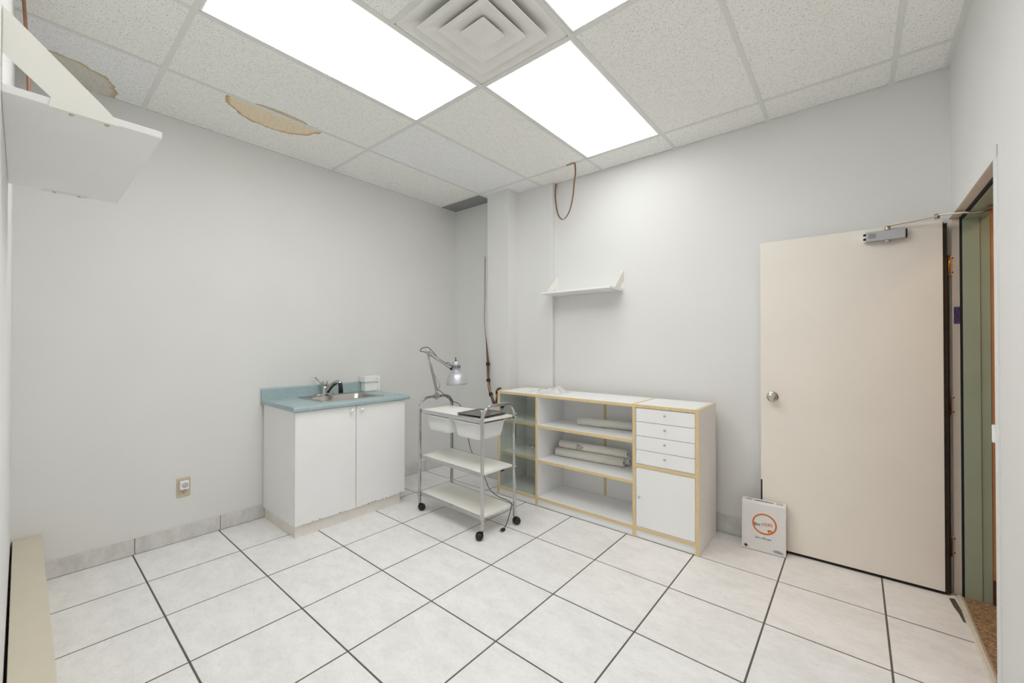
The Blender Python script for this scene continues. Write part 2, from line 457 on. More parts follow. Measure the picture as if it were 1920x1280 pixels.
# ceiling: dark deck above, tee bars and lay-in tiles below it
ceiling = obj('ceiling', B(XL - 0.1, XR + 0.12, YN - 0.1, YB + 0.1, ZC + 0.06, ZC + 0.10), M_plenum, kind='structure')
GX = [FT2 * i for i in range(0, 6)]; GY = [-2 * FT2, 0.0, 2 * FT2]
BW = 0.024
for x in GX:
    y1 = 1.442 if x == 0 else (YB if x != FT2 else 1.445)
    piece('tee_bar', ceiling, x, (YN + y1) / 2, ZC + 0.0008, BW, y1 - YN, 0.0016, M_tee)
cx = [XL] + GX + [XR]
for y in GY:
    for a, b in zip(cx[:-1], cx[1:]):
        x0 = a + (BW / 2 if a != XL else 0); x1 = b - (BW / 2 if b != XR else 0)
        piece('cross_tee', ceiling, (x0 + x1) / 2, y, ZC + 0.0008, x1 - x0, BW, 0.0016, M_tee)
piece('cross_tee', ceiling, 1.5 * 2 * FT2 - 0.5 * FT2, -FT2, ZC + 0.0008, FT2 - BW, BW, 0.0016, M_tee)
piece('wall_angle', ceiling, XR - 0.012, (YN + YB) / 2, ZC + 0.0004, 0.024, YB - YN, 0.0012, M_tee)
cy = [YN] + GY + [YB]
lights = {(2, 1), (4, 1), (3, 2)}
for i in range(len(cx) - 1):
    for j in range(len(cy) - 1):
        if (i, j) in lights: continue
        x0, x1, y0, y1 = cx[i], cx[i + 1], cy[j], cy[j + 1]
        x0 += 0.004; x1 -= 0.004; y0 += 0.004 if j else 0.0; y1 -= 0.006
        m = M_ceil_w
        if (i, j) in ((1, 2), (0, 0)): m = M_ceil_c
        if (i, j) == (0, 1): m = M_ceil_s1
        if (i, j) == (1, 1): m = M_ceil_s3
        if (i, j) == (0, 0): m = M_ceil_s2
        if (i, j) == (1, 3):
            m = M_ceil_c
        z = ZC + 0.010
        if (i, j) == (3, 1): y1 = -FT2 - 0.004
        if (i, j) == (0, 3):
            m = M_greypanel; y1 = 1.436
        piece('ceiling_tile', ceiling, (x0 + x1) / 2, (y0 + y1) / 2, z, x1 - x0, y1 - y0, 0.0155, m)

# baseboards of cut tile with caulk line
def baseboard(name, axis, a0, a1, face, sgn, h, joints):
    """axis 'y': runs along y on plane x=face, sgn = direction into the room"""
    t = 0.009
    def bx(p0, p1, d0, d1, z0, z1):
        lo, hi = sorted((face + sgn * d0, face + sgn * d1))
        return (lo, hi, p0, p1, z0, z1) if axis == 'y' else (p0, p1, lo, hi, z0, z1)
    root = obj(name, B(*bx(a0, a1, 0, t - 0.003, 0, h)), M_grout, kind='structure')
    obj('caulk_line', B(*bx(a0, a1, 0, t, h, h + 0.005)), M_caulk, root)
    jj = [a0] + [j for j in joints if a0 < j < a1] + [a1]
    for p, q in zip(jj[:-1], jj[1:]):
        p += 0.002 if p != a0 else 0; q -= 0.002 if q != a1 else 0
        b_ = bx(p, q, 0.0005, t, 0.003, h)
        piece('base_tile', root, (b_[0] + b_[1]) / 2, (b_[2] + b_[3]) / 2, (b_[4] + b_[5]) / 2, b_[1] - b_[0], b_[3] - b_[2], b_[5] - b_[4], M_base)
    return root
jy = [-1.243 + 0.452 * k for k in range(0, 7)]
jx = [OX + TX * m for m in range(-3, 6)]
baseboard('baseboard_left', 'y', -1.63, 1.442, XL, 1, 0.103, jy)
baseboard('baseboard_recess', 'x', XL + 0.009, 0.05, 1.442, -1, 0.103, jx)
baseboard('baseboard_column', 'x', 0.05, 0.339, 1.290, -1, 0.103, jx)
baseboard('baseboard_back', 'x', 0.735, 3.24, YB, -1, 0.125, jx)

# ------------------------------------------------------------------ door frame (trim_1), threshold, door leaf (door_1)
fr = thing('trim_1', 'white steel door frame in the right wall', None, (XR, 1.0, 0), kind='structure')
bm = bmesh.new()
# near jamb: casing face on the room side and box through the wall
box(bm, XR - 0.006, XR + 0.126, YJ0 - 0.045, YJ0, 0, ZH + 0.045, bevel=0.002)
obj('near_jamb', bm, M_wall, fr)
obj('head', B(XR - 0.004, XR + 0.032, YJ0, YJ1 + 0.018, ZH, ZH + 0.045, bevel=0.002), M_jamb, fr)
obj('casing_head', B(XR - 0.007, XR - 0.003, YJ0 - 0.045, YB, ZH + 0.001, ZH + 0.045), M_wall, fr)
obj('head_stop', B(XR + 0.040, XR + 0.126, YJ0, YJ1, ZH - 0.016, ZH + 0.045, bevel=0.002), M_green, fr)
obj('hinge_jamb', B(XR, XR + 0.030, YJ1, YB + 0.1, 0, ZH + 0.04), M_jamb, fr)
obj('hinge_stop', B(XR + 0.036, XR + 0.098, YJ1 - 0.018, YB + 0.1, 0, ZH + 0.02, bevel=0.002), M_green, fr)
obj('outer_casing', B(XR + 0.099, XR + 0.134, YJ1 - 0.012, YB + 0.1, 0, ZH + 0.04, bevel=0.002), M_green, fr)
obj('gasket', B(XR + 0.028, XR + 0.039, YJ1 - 0.017, YJ1 + 0.03, 0, ZH), M_rubber, fr)
obj('head_gasket', B(XR + 0.030, XR + 0.040, YJ0, YJ1 - 0.012, ZH - 0.014, ZH + 0.002), M_rubber, fr)
sp = obj('strike_plate', B(XR - 0.002, XR + 0.02, YJ0, YJ0 + 0.002, 0.955, 1.03), M_white_metal, fr)
obj('strike_lip', B(XR - 0.012, XR + 0.004, YJ0 - 0.002, YJ0 + 0.016, 0.960, 1.025, bevel=0.004), M_white_metal, sp)
obj('sticker', B(XR + 0.006, XR + 0.028, YJ1 - 0.001, YJ1, 1.43, 1.52), M_purple, fr)
th = thing('threshold_strip', 'cream metal threshold strip across the doorway', 'threshold', (XR + 0.01, 1.0, 0))
obj('strip', PR([(XR + 0.002, 0.0), (XR + 0.008, 0.009), (XR + 0.020, 0.011), (XR + 0.030, 0.006), (XR + 0.032, 0.0)], 'y', YJ0, YJ1 - 0.02), M_threshold, th)
bm = bmesh.new()
poly = [(XR - 0.028, 1.40), (XR - 0.006, 1.41), (XR + 0.002, 1.30), (XR + 0.001, 1.17), (XR - 0.008, 1.18), (XR - 0.012, 1.25), (XR - 0.022, 1.31)]
prism(bm, poly, 'z', 0.0006, 0.0016)
obj('old_adhesive', bm, M_adhesive, th)

DA = math.atan2(1.425 - 1.405, 3.240 - 2.405)
dr = thing('door_1', 'open cream flush door standing against the back wall', 'door', (3.240, 1.425, 0), DA, kind='structure')
# local frame: x from -0.836 (free edge) to 0 (hinge edge), front face y=0
DW = 0.836
obj('leaf', B(-DW, 0, 0.0, 0.036, 0.017, 1.984, bevel=0.0015), M_cream, dr, world=False)
obj('door_gap_shade', B(-DW + 0.003, -0.002, 0.005, 0.033, 0.0012, 0.017), M_rubber, dr, world=False)  # black strip added to darken the gap under the leaf
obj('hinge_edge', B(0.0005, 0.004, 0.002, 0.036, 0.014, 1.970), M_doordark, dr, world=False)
obj('edge_wear', B(-DW - 0.001, -DW + 0.008, -0.0006, 0.036, 0.02, 0.44), M_doordark, dr, world=False, label='dark worn strip on the free edge')
obj('edge_latch', B(-DW - 0.001, -DW + 0.001, 0.008, 0.030, 0.965, 1.005), M_nickel, dr, world=False)
obj('hinge_gap_shade', B(0.0045, 0.0175, 0.010, 0.040, 0.0, 1.965), M_doordark, dr, world=False, label='dark brown strip for the shadowed gap along the hinge edge')  # dark strip standing in for the shadowed rebate gap behind the door
obj('lower_gap_shade', B(0.0178, 0.027, 0.034, 0.040, 0.0, 1.69), M_doordark, dr, world=False)  # second dark strip, deepens the shade in the lower part of the gap
kn = obj('knob', L([(0, -0.062), (0.018, -0.0615), (0.0255, -0.056), (0.0275, -0.048), (0.024, -0.038), (0.014, -0.031), (0.0125, -0.010), (0.028, -0.009), (0.033, -0.004), (0.033, 0.0)], 28,
    Matrix.Translation((-0.770, 0, 0.985)) @ Matrix.Rotation(-PI / 2, 4, 'X')), M_nickel, dr, world=False)
cl = obj('closer_body', B(-0.312, -0.145, -0.047, -0.001, 1.903, 1.956, bevel=0.006, seg=3), M_closer, dr, world=False)
obj('end_cap', B(-0.320, -0.311, -0.046, -0.001, 1.905, 1.954, bevel=0.004), M_white_metal, cl, world=False)
obj('end_cap', B(-0.146, -0.139, -0.044, -0.001, 1.906, 1.953, bevel=0.004), M_dark, cl, world=False)
for zz in (1.917, 1.942):
    obj('valve_screw', L([(0, -0.05), (0.006, -0.05), (0.007, -0.048), (0.007, -0.04)], 12, Matrix.Translation((-0.316, 0.002, zz)) @ Matrix.Rotation(-PI / 2, 4, 'X')), M_dark, cl, world=False)
obj('rating_plate', B(-0.300, -0.268, -0.0476, -0.0465, 1.918, 1.945), M_greyprint, cl, world=False)
obj('pinion_cap', L([(0, -0.012), (0.012, -0.012), (0.016, -0.008), (0.016, 0.002)], 16, Matrix.Translation((-0.218, -0.024, 1.903))), M_closer, cl, world=False)
bm = bmesh.new(); lathe(bm, [(0, 0.022), (0.011, 0.022), (0.013, 0.018), (0.013, 0.0)], 16, Matrix.Translation((-0.218, -0.026, 1.959)))
obj('spindle', bm, M_armmetal, cl, world=False)
def strap(p, q, wd, tk):
    """flat bar from p to q, wide in plan, thin in height"""
    p, q = Vector(p), Vector(q); t = (q - p).normalized(); s = t.cross(Vector((0, 0, 1))).normalized(); n = s.cross(t)
    bm_ = bmesh.new(); A = []
    for c in (p, q):
        A.append([bm_.verts.new(c + s * a * wd / 2 + n * b * tk / 2) for a, b in ((-1, -1), (1, -1), (1, 1), (-1, 1))])
    bm_.faces.new(A[0][::-1]); bm_.faces.new(A[1])
    for k in range(4): bm_.faces.new((A[0][k], A[0][(k + 1) % 4], A[1][(k + 1) % 4], A[1][k]))
    return bm_
P0 = Vector((3.030, 1.388, 1.983)); P1 = Vector((3.212, 1.350, 1.988)); P2 = Vector((3.385, 1.264, 1.962))
ar = obj('closer_arm', strap(P0 + (P0 - P1) * 0.06, P1, 0.018, 0.006), M_armmetal, dr)
obj('elbow', L([(0, -0.012), (0.010, -0.012), (0.010, 0.012), (0, 0.012)], 14, Matrix.Translation(P1)), M_armmetal, ar)
fa = obj('forearm', strap(P1 + Vector((0, 0, 0.006)), P1.lerp(P2, 0.62) + Vector((0, 0, 0.003)), 0.016, 0.006), M_armmetal, dr)
obj('forearm_rod', T([P1.lerp(P2, 0.5), P2], 0.004, 8), M_armmetal, fa)
obj('frame_shoe', B(XR + 0.085, XR + 0.125, 1.20, 1.34, ZH - 0.026, ZH - 0.016, bevel=0.002), M_armmetal, fr)
for zc in (1.742, 1.0, 0.255):
    hg = obj('hinge', B(0.008, 0.058, 0.043, 0.0445, zc - 0.051, zc + 0.051), M_jamb, dr, world=False)
    obj('hinge_knuckle', T([Vector((0.025, 0.024, zc - 0.05)), Vector((0.025, 0.024, zc + 0.05))], 0.0062, 10), M_brass if zc > 1.5 else M_doordark, hg, world=False)
    for dz in (-0.038, 0.038):
        obj('hinge_screw', L([(0, 0), (0.0035, 0.0), (0.0035, 0.0012), (0, 0.0012)], 8, Matrix.Translation((0.042, 0.0428, zc + dz)) @ Matrix.Rotation(PI / 2, 4, 'X')), M_dark, hg, world=False)

# ------------------------------------------------------------------ hallway beyond the doorway
obj('floor_hallway', B(XR + 0.030, 4.7, -2.0, YB + 0.2, -0.05, 0.004), M_carpet, kind='structure', label='brown speckled carpet in the hallway')
HX = XR + 0.135
hw = obj('wall_hallway_end', B(HX, 4.7, 1.462, 1.60, 0, 2.6), M_orange, kind='structure', label='orange brown wall seen through the doorway')
obj('baseboard_hallway', B(HX, 4.6, 1.450, 1.4618, 0.004, 0.125), M_brown, kind='structure')
obj('wall_hallway_side', B(4.6, 4.7, -2.0, 1.45, 0.005, 2.6), M_hall, kind='structure')
obj('wall_hallway_near', B(XR + 0.14, 4.59, -2.1, -2.0, 0.005, 2.6), M_hall, kind='structure')
obj('wall_hallway_back', B(XR + 0.127, XR + 0.134, -2.0, YJ0 - 0.05, 0.005, 2.6), M_hall, kind='structure')
obj('ceiling_hallway', B(XR + 0.127, 4.7, -2.0, 1.60, 2.601, 2.66), M_hall, kind='structure')
hl = thing('hallway_lamp', 'warm round ceiling lamp in the hallway', 'lamp', (4.05, 0.75, 2.60))
obj('lamp_base', L([(0, 0), (0.17, 0), (0.17, -0.02), (0, -0.02)], 24, Matrix.Translation((4.05, 0.75, 2.60))), M_white_metal, hl)
obj('lamp_shade', L([(0.165, -0.021), (0.15, -0.06), (0.09, -0.09), (0, -0.10)], 24, Matrix.Translation((4.05, 0.75, 2.60))), M_hall_lamp, hl)

# ------------------------------------------------------------------ ceiling fixtures
def troffer(x0, x1, y0, y1, label, lens=None):
    t = thing('ceiling_light', label, 'light', ((x0 + x1) / 2, (y0 + y1) / 2, ZC), group='fluorescent ceiling panels')
    a = 0.013; f = 0.010
    bm = bmesh.new()
    for (p, q, r, s) in ((x0 + a, x1 - a, y0 + a, y0 + a + f), (x0 + a, x1 - a, y1 - a - f, y1 - a), (x0 + a, x0 + a + f, y0 + a + f, y1 - a - f), (x1 - a - f, x1 - a, y0 + a + f, y1 - a - f)):
        box(bm, p, q, r, s, ZC + 0.002, ZC + 0.020)
    obj('frame', bm, M_white_metal, t)
    g = a + f
    bm = bmesh.new()
    # prismatic acrylic lens, a shallow pan
    box(bm, x0 + g, x1 - g, y0 + g, y1 - g, ZC + 0.004, ZC + 0.008)
    obj('lens', bm, lens or M_light, t)
    obj('housing', B(x0 + g, x1 - g, y0 + g, y1 - g, ZC + 0.020, ZC + 0.050), M_white_metal, t)
troffer(FT2, 2 * FT2, -2 * FT2, 0, 'bright fluorescent ceiling panel left of the air diffuser')
troffer(2 * FT2, 3 * FT2, 0, 2 * FT2, 'bright fluorescent ceiling panel nearest the back wall', M_light_dim)
troffer(3 * FT2, 4 * FT2, -2 * FT2, 0, 'bright fluorescent ceiling panel cut by the top edge, right of the air diffuser')

dcx, dcy = 2.5 * FT2, -0.5 * FT2
df = thing('air_diffuser', 'square stepped white ceiling air diffuser between the light panels', 'vent', (dcx, dcy, ZC))
def sq(h, z): return rrect(dcx, dcy, 2 * h, 2 * h, min(0.012, h * 0.2), z, 3)
obj('pan', loft(bmesh.new(), [sq(0.292, ZC + 0.006), sq(0.292, ZC + 0.001), sq(0.272, ZC + 0.001), sq(0.225, ZC + 0.020), sq(0.165, ZC + 0.046), sq(0.155, ZC + 0.048)], cap1=False), M_vent, df)
for h0, h1, zl in ((0.222, 0.108, ZC - 0.012), (0.149, 0.040, ZC - 0.019)):
    obj('louver', loft(bmesh.new(), [sq(h0, zl + 0.002), sq(h0 - 0.002, zl), sq(h0 - 0.030, zl + 0.003), sq(h1 + 0.03, zl + 0.018), sq(h1, zl + 0.034), sq(h1 + 0.002, zl + 0.0355), sq(h1 + 0.034, zl + 0.021), sq(h0, zl + 0.002)], cap1=False, smooth=False), M_vent, df)
obj('centre_plate', loft(bmesh.new(), [sq(0.050, ZC + 0.004), sq(0.070, ZC - 0.016), sq(0.077, ZC - 0.020), sq(0.075, ZC - 0.0225), sq(0.02, ZC - 0.024)], cap0=True, smooth=False), M_vent, df)
obj('duct_neck', L([(0.15, 0.030), (0.15, 0.050)], 28, Matrix.Translation((dcx, dcy, ZC))), M_vent, df)
obj('duct_opening', L([(0, 0.051), (0.15, 0.051)], 28, Matrix.Translation((dcx, dcy, ZC))), M_dark, df)

sd = thing('ceiling_sensor', 'small round white disc on the ceiling above the sink', 'sensor', (-0.462, 0.545, ZC))
Ms = Matrix.Translation((-0.462, 0.545, ZC))
obj('rim', L([(0, 0.002), (0.066, 0.002), (0.066, -0.004), (0.058, -0.009), (0.042, -0.010), (0.038, -0.004), (0, -0.004)], 32, Ms), M_white_metal, sd)
obj('cover', L([(0.034, -0.004), (0.033, -0.012), (0.028, -0.015), (0, -0.016)], 28, Ms), M_white_metal, sd)

# ------------------------------------------------------------------ sink cabinet, worktop, sink, tap, dispenser
SX0, SXF = XL + 0.012, -0.020           # back, door face
SY0, SY1 = -0.518, 0.362
sc = thing('sink_cabinet', 'white two-door sink base cabinet with chipped door bottoms', 'cabinet', ((SX0 + SXF) / 2, (SY0 + SY1) / 2, 0))
bm = bmesh.new()
ZB, ZT = 0.082, 0.859
box(bm, SX0, SXF - 0.018, SY0, SY0 + 0.016, ZB, ZT)
box(bm, SX0, SXF - 0.018, SY1 - 0.016, SY1, ZB, ZT)
box(bm, SX0, SXF - 0.018, SY0 + 0.016, SY1 - 0.016, ZB, ZB + 0.016)
box(bm, SX0, SX0 + 0.006, SY0 + 0.016, SY1 - 0.016, ZB + 0.016, ZT)
box(bm, SXF - 0.06, SXF - 0.018, SY0 + 0.016, SY1 - 0.016, ZT - 0.03, ZT)
obj('carcass', bm, M_lam, sc)
obj('toe_kick', B(SX0, -0.040, SY0 + 0.012, SY1 - 0.034, 0.0, ZB), M_kick, sc)
ysp = -0.076
def cab_door(y0, y1, ky, seed):
    rnd = random.Random(seed); zb = ZB + 0.003
    # chipped lower edge: lower outline is a ragged line
    n = 44; low = []
    for k in range(n + 1):
        y = y0 + (y1 - y0) * k / n
        chip = 0.0
        if rnd.random() < 0.34: chip = rnd.uniform(0.002, 0.008)
        low.append((y, zb + chip))
    low[0] = (y0, zb); low[-1] = (y1, zb)
    d = obj('door', PR(low + [(y1, ZT - 0.004), (y0, ZT - 0.004)], 'x', SXF - 0.0165, SXF), M_door_white, sc)
    obj('bare_edge', B(SXF - 0.0155, SXF - 0.003, y0 + 0.002, y1 - 0.002, zb + 0.0005, zb + 0.012), M_raw, d)
    obj('knob', L([(0.006, 0.0), (0.006, 0.008), (0.010, 0.012), (0.0145, 0.017), (0.0155, 0.022), (0.013, 0.027), (0.006, 0.030), (0, 0.0305)], 20, axis_m((SXF, ky, 0.822), (1, 0, 0))), M_knobwhite, d)
cab_door(SY0 + 0.001, ysp - 0.0025, ysp - 0.042, 3)
cab_door(ysp + 0.0025, SY1 - 0.001, ysp + 0.040, 5)

CX1 = 0.004; CY0, CY1 = -0.536, 0.396; CZ0, CZ1 = 0.864, 0.894
ct = thing('worktop', 'teal laminate worktop with raised splashback over the sink cabinet', 'worktop', ((XL + CX1) / 2, (CY0 + CY1) / 2, CZ0))
HX0, HX1, HY0, HY1 = -0.485, -0.135, -0.265, 0.205       # sink cut-out
bm = bmesh.new()
XB = XL + 0.002
box(bm, XB, HX0, CY0, CY1, CZ0, CZ1); box(bm, HX0, HX1, CY0, HY0, CZ0, CZ1); box(bm, HX0, HX1, HY1, CY1, CZ0, CZ1)
prof = [(HX1, CZ0), (CX1 - 0.004, CZ0 - 0.004), (CX1, CZ0 + 0.002), (CX1, CZ1 - 0.012), (CX1 - 0.004, CZ1 - 0.004), (CX1 - 0.012, CZ1), (HX1, CZ1)]
prism(bm, prof, 'y', CY0, CY1)
bmesh.ops.remove_doubles(bm, verts=bm.verts, dist=1e-5)
obj('slab', bm, M_teal, ct)
obj('splashback', PR([(XB, CZ1), (XB + 0.022, CZ1), (XB + 0.020, CZ1 + 0.078), (XB + 0.016, CZ1 + 0.085), (XB + 0.008, CZ1 + 0.088), (XB, CZ1 + 0.088)], 'y', CY0, CY1), M_teal, ct)

scx, scy = (HX0 + HX1) / 2 - 0.01, (HY0 + HY1) / 2
sk = thing('sink', 'rectangular stainless steel sink set into the teal worktop', 'sink', (scx, scy, CZ1))
zt = CZ1
bx_, by_ = scx + 0.03, scy
loops = [rrect(scx, scy, 0.43, 0.53, 0.03, zt + 0.0005), rrect(scx, scy, 0.43, 0.53, 0.03, zt + 0.003), rrect(scx, scy, 0.42, 0.52, 0.03, zt + 0.0045),
         rrect(bx_, by_, 0.325, 0.455, 0.055, zt + 0.0035), rrect(bx_, by_, 0.315, 0.445, 0.055, zt - 0.004), rrect(bx_, by_, 0.295, 0.425, 0.055, zt - 0.12),
         rrect(bx_, by_, 0.27, 0.40, 0.05, zt - 0.142), rrect(bx_, by_, 0.20, 0.30, 0.04, zt - 0.150)]
obj('basin', loft(bmesh.new(), loops, cap1=True), M_steel, sk)
obj('drain', L([(0, 0.002), (0.03, 0.002), (0.043, 0.004), (0.045, 0.0)], 24, Matrix.Translation((bx_, by_, zt - 0.150))), M_chrome, sk)

fx, fy = -0.515, -0.080
tp = thing('kitchen_tap', 'chrome and black single lever tap behind the sink', 'tap', (fx, fy, CZ1))
zb0 = CZ1 + 0.004
obj('base_plate', loft(bmesh.new(), [rrect(fx, fy, 0.05, 0.16, 0.024, zb0), rrect(fx, fy, 0.05, 0.16, 0.024, zb0 + 0.006), rrect(fx, fy, 0.036, 0.14, 0.018, zb0 + 0.012)], cap0=True), M_chrome, tp)
obj('body', L([(0.026, 0.008), (0.024, 0.03), (0.022, 0.055), (0.024, 0.072), (0.0, 0.073)], 20, Matrix.Translation((fx, fy, zb0))), M_chrome, tp)
cp = obj('lever_cap', L([(0.023, 0.074), (0.026, 0.080), (0.026, 0.108), (0.022, 0.114), (0, 0.115)], 20, Matrix.Translation((fx, fy, zb0))), M_chrome, tp)
obj('lever', T(smooth_path([(fx - 0.01, fy - 0.012, zb0 + 0.082), (fx - 0.02, fy - 0.035, zb0 + 0.108), (fx - 0.03, fy - 0.062, zb0 + 0.142), (fx - 0.033, fy - 0.072, zb0 + 0.150), (fx - 0.04, fy - 0.098, zb0 + 0.152)], 4), [0.006] * 12 + [0.005, 0.0045, 0.0045, 0.004, 0.004], 8), M_chrome, cp)
spath = smooth_path([(fx + 0.012, fy + 0.004, zb0 + 0.020), (fx + 0.040, fy + 0.016, zb0 + 0.060), (fx + 0.075, fy + 0.032, zb0 + 0.096), (fx + 0.110, fy + 0.046, zb0 + 0.112), (fx + 0.135, fy + 0.056, zb0 + 0.108), (fx + 0.145, fy + 0.060, zb0 + 0.090)], 5)
obj('spout', T(spath, 0.0155, 12), M_chrome, tp)
hd = obj('spray_head', T([(fx + 0.142, fy + 0.058, zb0 + 0.104), (fx + 0.147, fy + 0.061, zb0 + 0.070), (fx + 0.150, fy + 0.062, zb0 + 0.020)], [0.0165, 0.016, 0.019], 14), M_black, tp, label='black spray head')
obj('spout_underside', T([p + Vector((0.006, 0.004, -0.010)) for p in spath[2:14]], 0.012, 10), M_black, tp)

ds = thing('soap_dispenser', 'white plastic dispenser standing on the right end of the teal worktop', 'dispenser', (-0.545, 0.345, CZ1))
x0, x1, y0, y1 = XB + 0.024, -0.475, 0.262, 0.420
obj('body', B(x0 + 0.004, x1 - 0.016, y0 + 0.012, y1 - 0.010, CZ1 + 0.001, CZ1 + 0.086, bevel=0.008, seg=3), M_disp, ds)
obj('lid', B(x0, x1, y0, y1, CZ1 + 0.084, CZ1 + 0.138, bevel=0.010, seg=3), M_disp, ds)
obj('end_bracket', B(x0 + 0.012, x1 - 0.004, y1 - 0.024, y1 - 0.001, CZ1 + 0.001, CZ1 + 0.09, bevel=0.006), M_disp, ds)
obj('badge', B(x1 - 0.0005, x1 + 0.0008, y1 - 0.05, y1 - 0.036, CZ1 + 0.108, CZ1 + 0.113), M_greyprint, ds)

# ------------------------------------------------------------------ wall outlet with plug-in sensor
ol = thing('wall_outlet', 'beige wall socket low on the left wall', 'outlet', (XL, -1.000, 0.30))
obj('cover_plate', loft(bmesh.new(), [[(XL + d, y, z) for (y, z, _) in rrect(-1.0, 0.357, w_, h_, 0.004, 0, 2)] for (d, w_, h_) in ((0.0005, 0.074, 0.128), (0.003, 0.074, 0.128), (0.007, 0.066, 0.120))], cap1=True, smooth=False), M_almond, ol)
obj('socket_face', B(XL + 0.006, XL + 0.0085, -1.018, -0.982, 0.312, 0.346, bevel=0.001), M_almond, ol)
for yy in (-1.007, -0.993): obj('slot', B(XL + 0.0084, XL + 0.0090, yy - 0.0015, yy + 0.0015, 0.330, 0.341), M_dark, ol)
obj('slot', L([(0, 0), (0.003, 0), (0.003, 0.0006), (0, 0.0006)], 10, axis_m((XL + 0.0084, -1.0, 0.322), (1, 0, 0))), M_dark, ol)
ns = thing('plug_in_sensor', 'small white plug-in sensor fitted in the beige wall socket', 'sensor', (XL + 0.01, -1.0, 0.346))
obj('body', B(XL + 0.0085, XL + 0.034, -1.024, -0.976, 0.347, 0.404, bevel=0.007, seg=3), M_disp, ns)
obj('lens', L([(0.0185, 0.0), (0.0175, 0.003), (0.012, 0.0055), (0, 0.007)], 24, axis_m((XL + 0.034, -0.998, 0.377), (1, 0, 0))), M_lens, ns)

# ------------------------------------------------------------------ storage unit along the back wall
UY0, UY1 = 1.000, 1.402; UH = 0.911; TK = 0.022
su = thing('storage_unit', 'long low white shelf unit with pale wood edges along the back wall', 'cabinet', (1.29, 1.2, 0))
def board(name, x0, x1, y0, y1, z0, z1, thin, parent=su, **k):
    """white laminate board with wood edge band on its narrow faces; thin = axis of its thickness"""
    bm_ = B(x0, x1, y0, y1, z0, z1); ax = 'xyz'.index(thin); bm_.normal_update()
    for f in bm_.faces: f.material_index = 0 if abs(f.normal[ax]) > 0.5 else 1
    return obj(name, bm_, [M_lam, M_wood], parent, **k)
PX = [0.452, 0.868, 1.699, 2.111]
for p in PX: board('side_panel', p, p + TK, UY0, UY1, 0.0, UH, 'x')
bays = [(PX[i] + TK, PX[i + 1]) for i in range(3)]
for i, (a, b) in enumerate(bays):
    board('top_panel', a, b, UY0 + 0.001, UY1, UH - TK, UH - 0.0005, 'z')
    board('bottom_panel', a, b, UY0 + 0.001, UY1 - 0.012, 0.056, 0.078, 'z')
    obj('plinth', B(a, b, UY0 + 0.012, UY0 + 0.028, 0.0015, 0.056), M_lam, su)
    obj('back_panel', B(a, b, UY1 - 0.012, UY1 - 0.006, 0.078, UH - TK), M_lam, su)
for i in (0, 1):
    a, b = bays[i]
    for zt_ in (0.382, 0.662):
        board('shelf', a, b, UY0 + (0.03 if i == 0 else 0.002), UY1 - 0.012, zt_ - TK, zt_, 'z')
obj('back_batten', B(1.285, 1.305, UY1 - 0.016, UY1 - 0.0121, 0.079, UH - TK - 0.001), M_wood, su)
for (xx, yy, zz) in ((bays[1][0], 1.08, 0.27), (bays[1][0], 1.30, 0.335), (bays[1][0], 1.33, 0.80)):
    obj('peg_hole', L([(0, 0.0), (0.003, 0.0), (0.003, 0.0006), (0, 0.0006)], 8, axis_m((xx, yy, zz), (1, 0, 0))), M_dark, su)
# drawers and door of the right bay
a, b = bays[2]; zs_ = [0.8865, 0.7925, 0.697, 0.6015, 0.506]
def tiny_knob(x, z, parent):
    obj('knob', L([(0.0035, 0), (0.0035, 0.010), (0.007, 0.014), (0.0075, 0.018), (0.005, 0.0215), (0, 0.022)], 14, axis_m((x, UY0 + 0.004, z), (0, -1, 0))), M_nickel, parent)
for k in range(4):
    d = obj('drawer', B(a + 0.003, b - 0.003, UY0 + 0.004, UY0 + 0.020, zs_[k + 1] + 0.0015, zs_[k] - 0.0015, bevel=0.0008, seg=1), M_door_white, su)
    tiny_knob((a + b) / 2 + 0.008, (zs_[k] + zs_[k + 1]) / 2 + 0.012, d)
board('mid_rail', a, b, UY0 + 0.001, UY1 - 0.02, 0.482, 0.504, 'z')
d = obj('door', B(a + 0.003, b - 0.003, UY0 + 0.004, UY0 + 0.020, 0.081, 0.479, bevel=0.0008, seg=1), M_door_white, su)
tiny_knob(a + 0.030, 0.285, d)
obj('interior_block', B(a + 0.001, b - 0.001, UY0 + 0.024, UY0 + 0.03, 0.079, UH - TK - 0.001), M_doordark, su)
# glass door of the left bay
a, b = bays[0]
gd = obj('glass_door', B(a + 0.003, b - 0.003, UY0 + 0.006, UY0 + 0.011, 0.081, UH - TK - 0.003), M_glass, su, label='tinted glass door')
obj('knob', L([(0.004, -0.012), (0.004, 0.008), (0.009, 0.012), (0.0095, 0.017), (0.006, 0.021), (0, 0.0215)], 14, axis_m((b - 0.024, UY0 + 0.006, 0.475), (0, -1, 0))), M_chrome, gd)
for zz in (0.225, 0.775):
    h = obj('hinge', L([(0, -0.010), (0.016, -0.010), (0.018, -0.004), (0.018, 0.010), (0.012, 0.014), (0, 0.014)], 16, axis_m((a + 0.022, UY0 + 0.012, zz), (0, -1, 0))), M_black, gd)
    obj('hinge_arm', B(a + 0.024, a + 0.05, UY0 + 0.014, UY0 + 0.03, zz + 0.002, zz + 0.014, bevel=0.002), M_chrome, gd)
obj('corner_screw', L([(0, 0.0), (0.004, 0.0), (0.004, 0.002), (0, 0.002)], 10, axis_m((b - 0.014, UY0 + 0.006, 0.096), (0, -1, 0))), M_black, gd)
obj('side_handle', T(smooth_path([(PX[0] - 0.001, 1.03, 0.225), (PX[0] - 0.028, 1.04, 0.222), (PX[0] - 0.034, 1.05, 0.25), (PX[0] - 0.036, 1.06, 0.27)], 4), 0.006, 8), M_black, su)

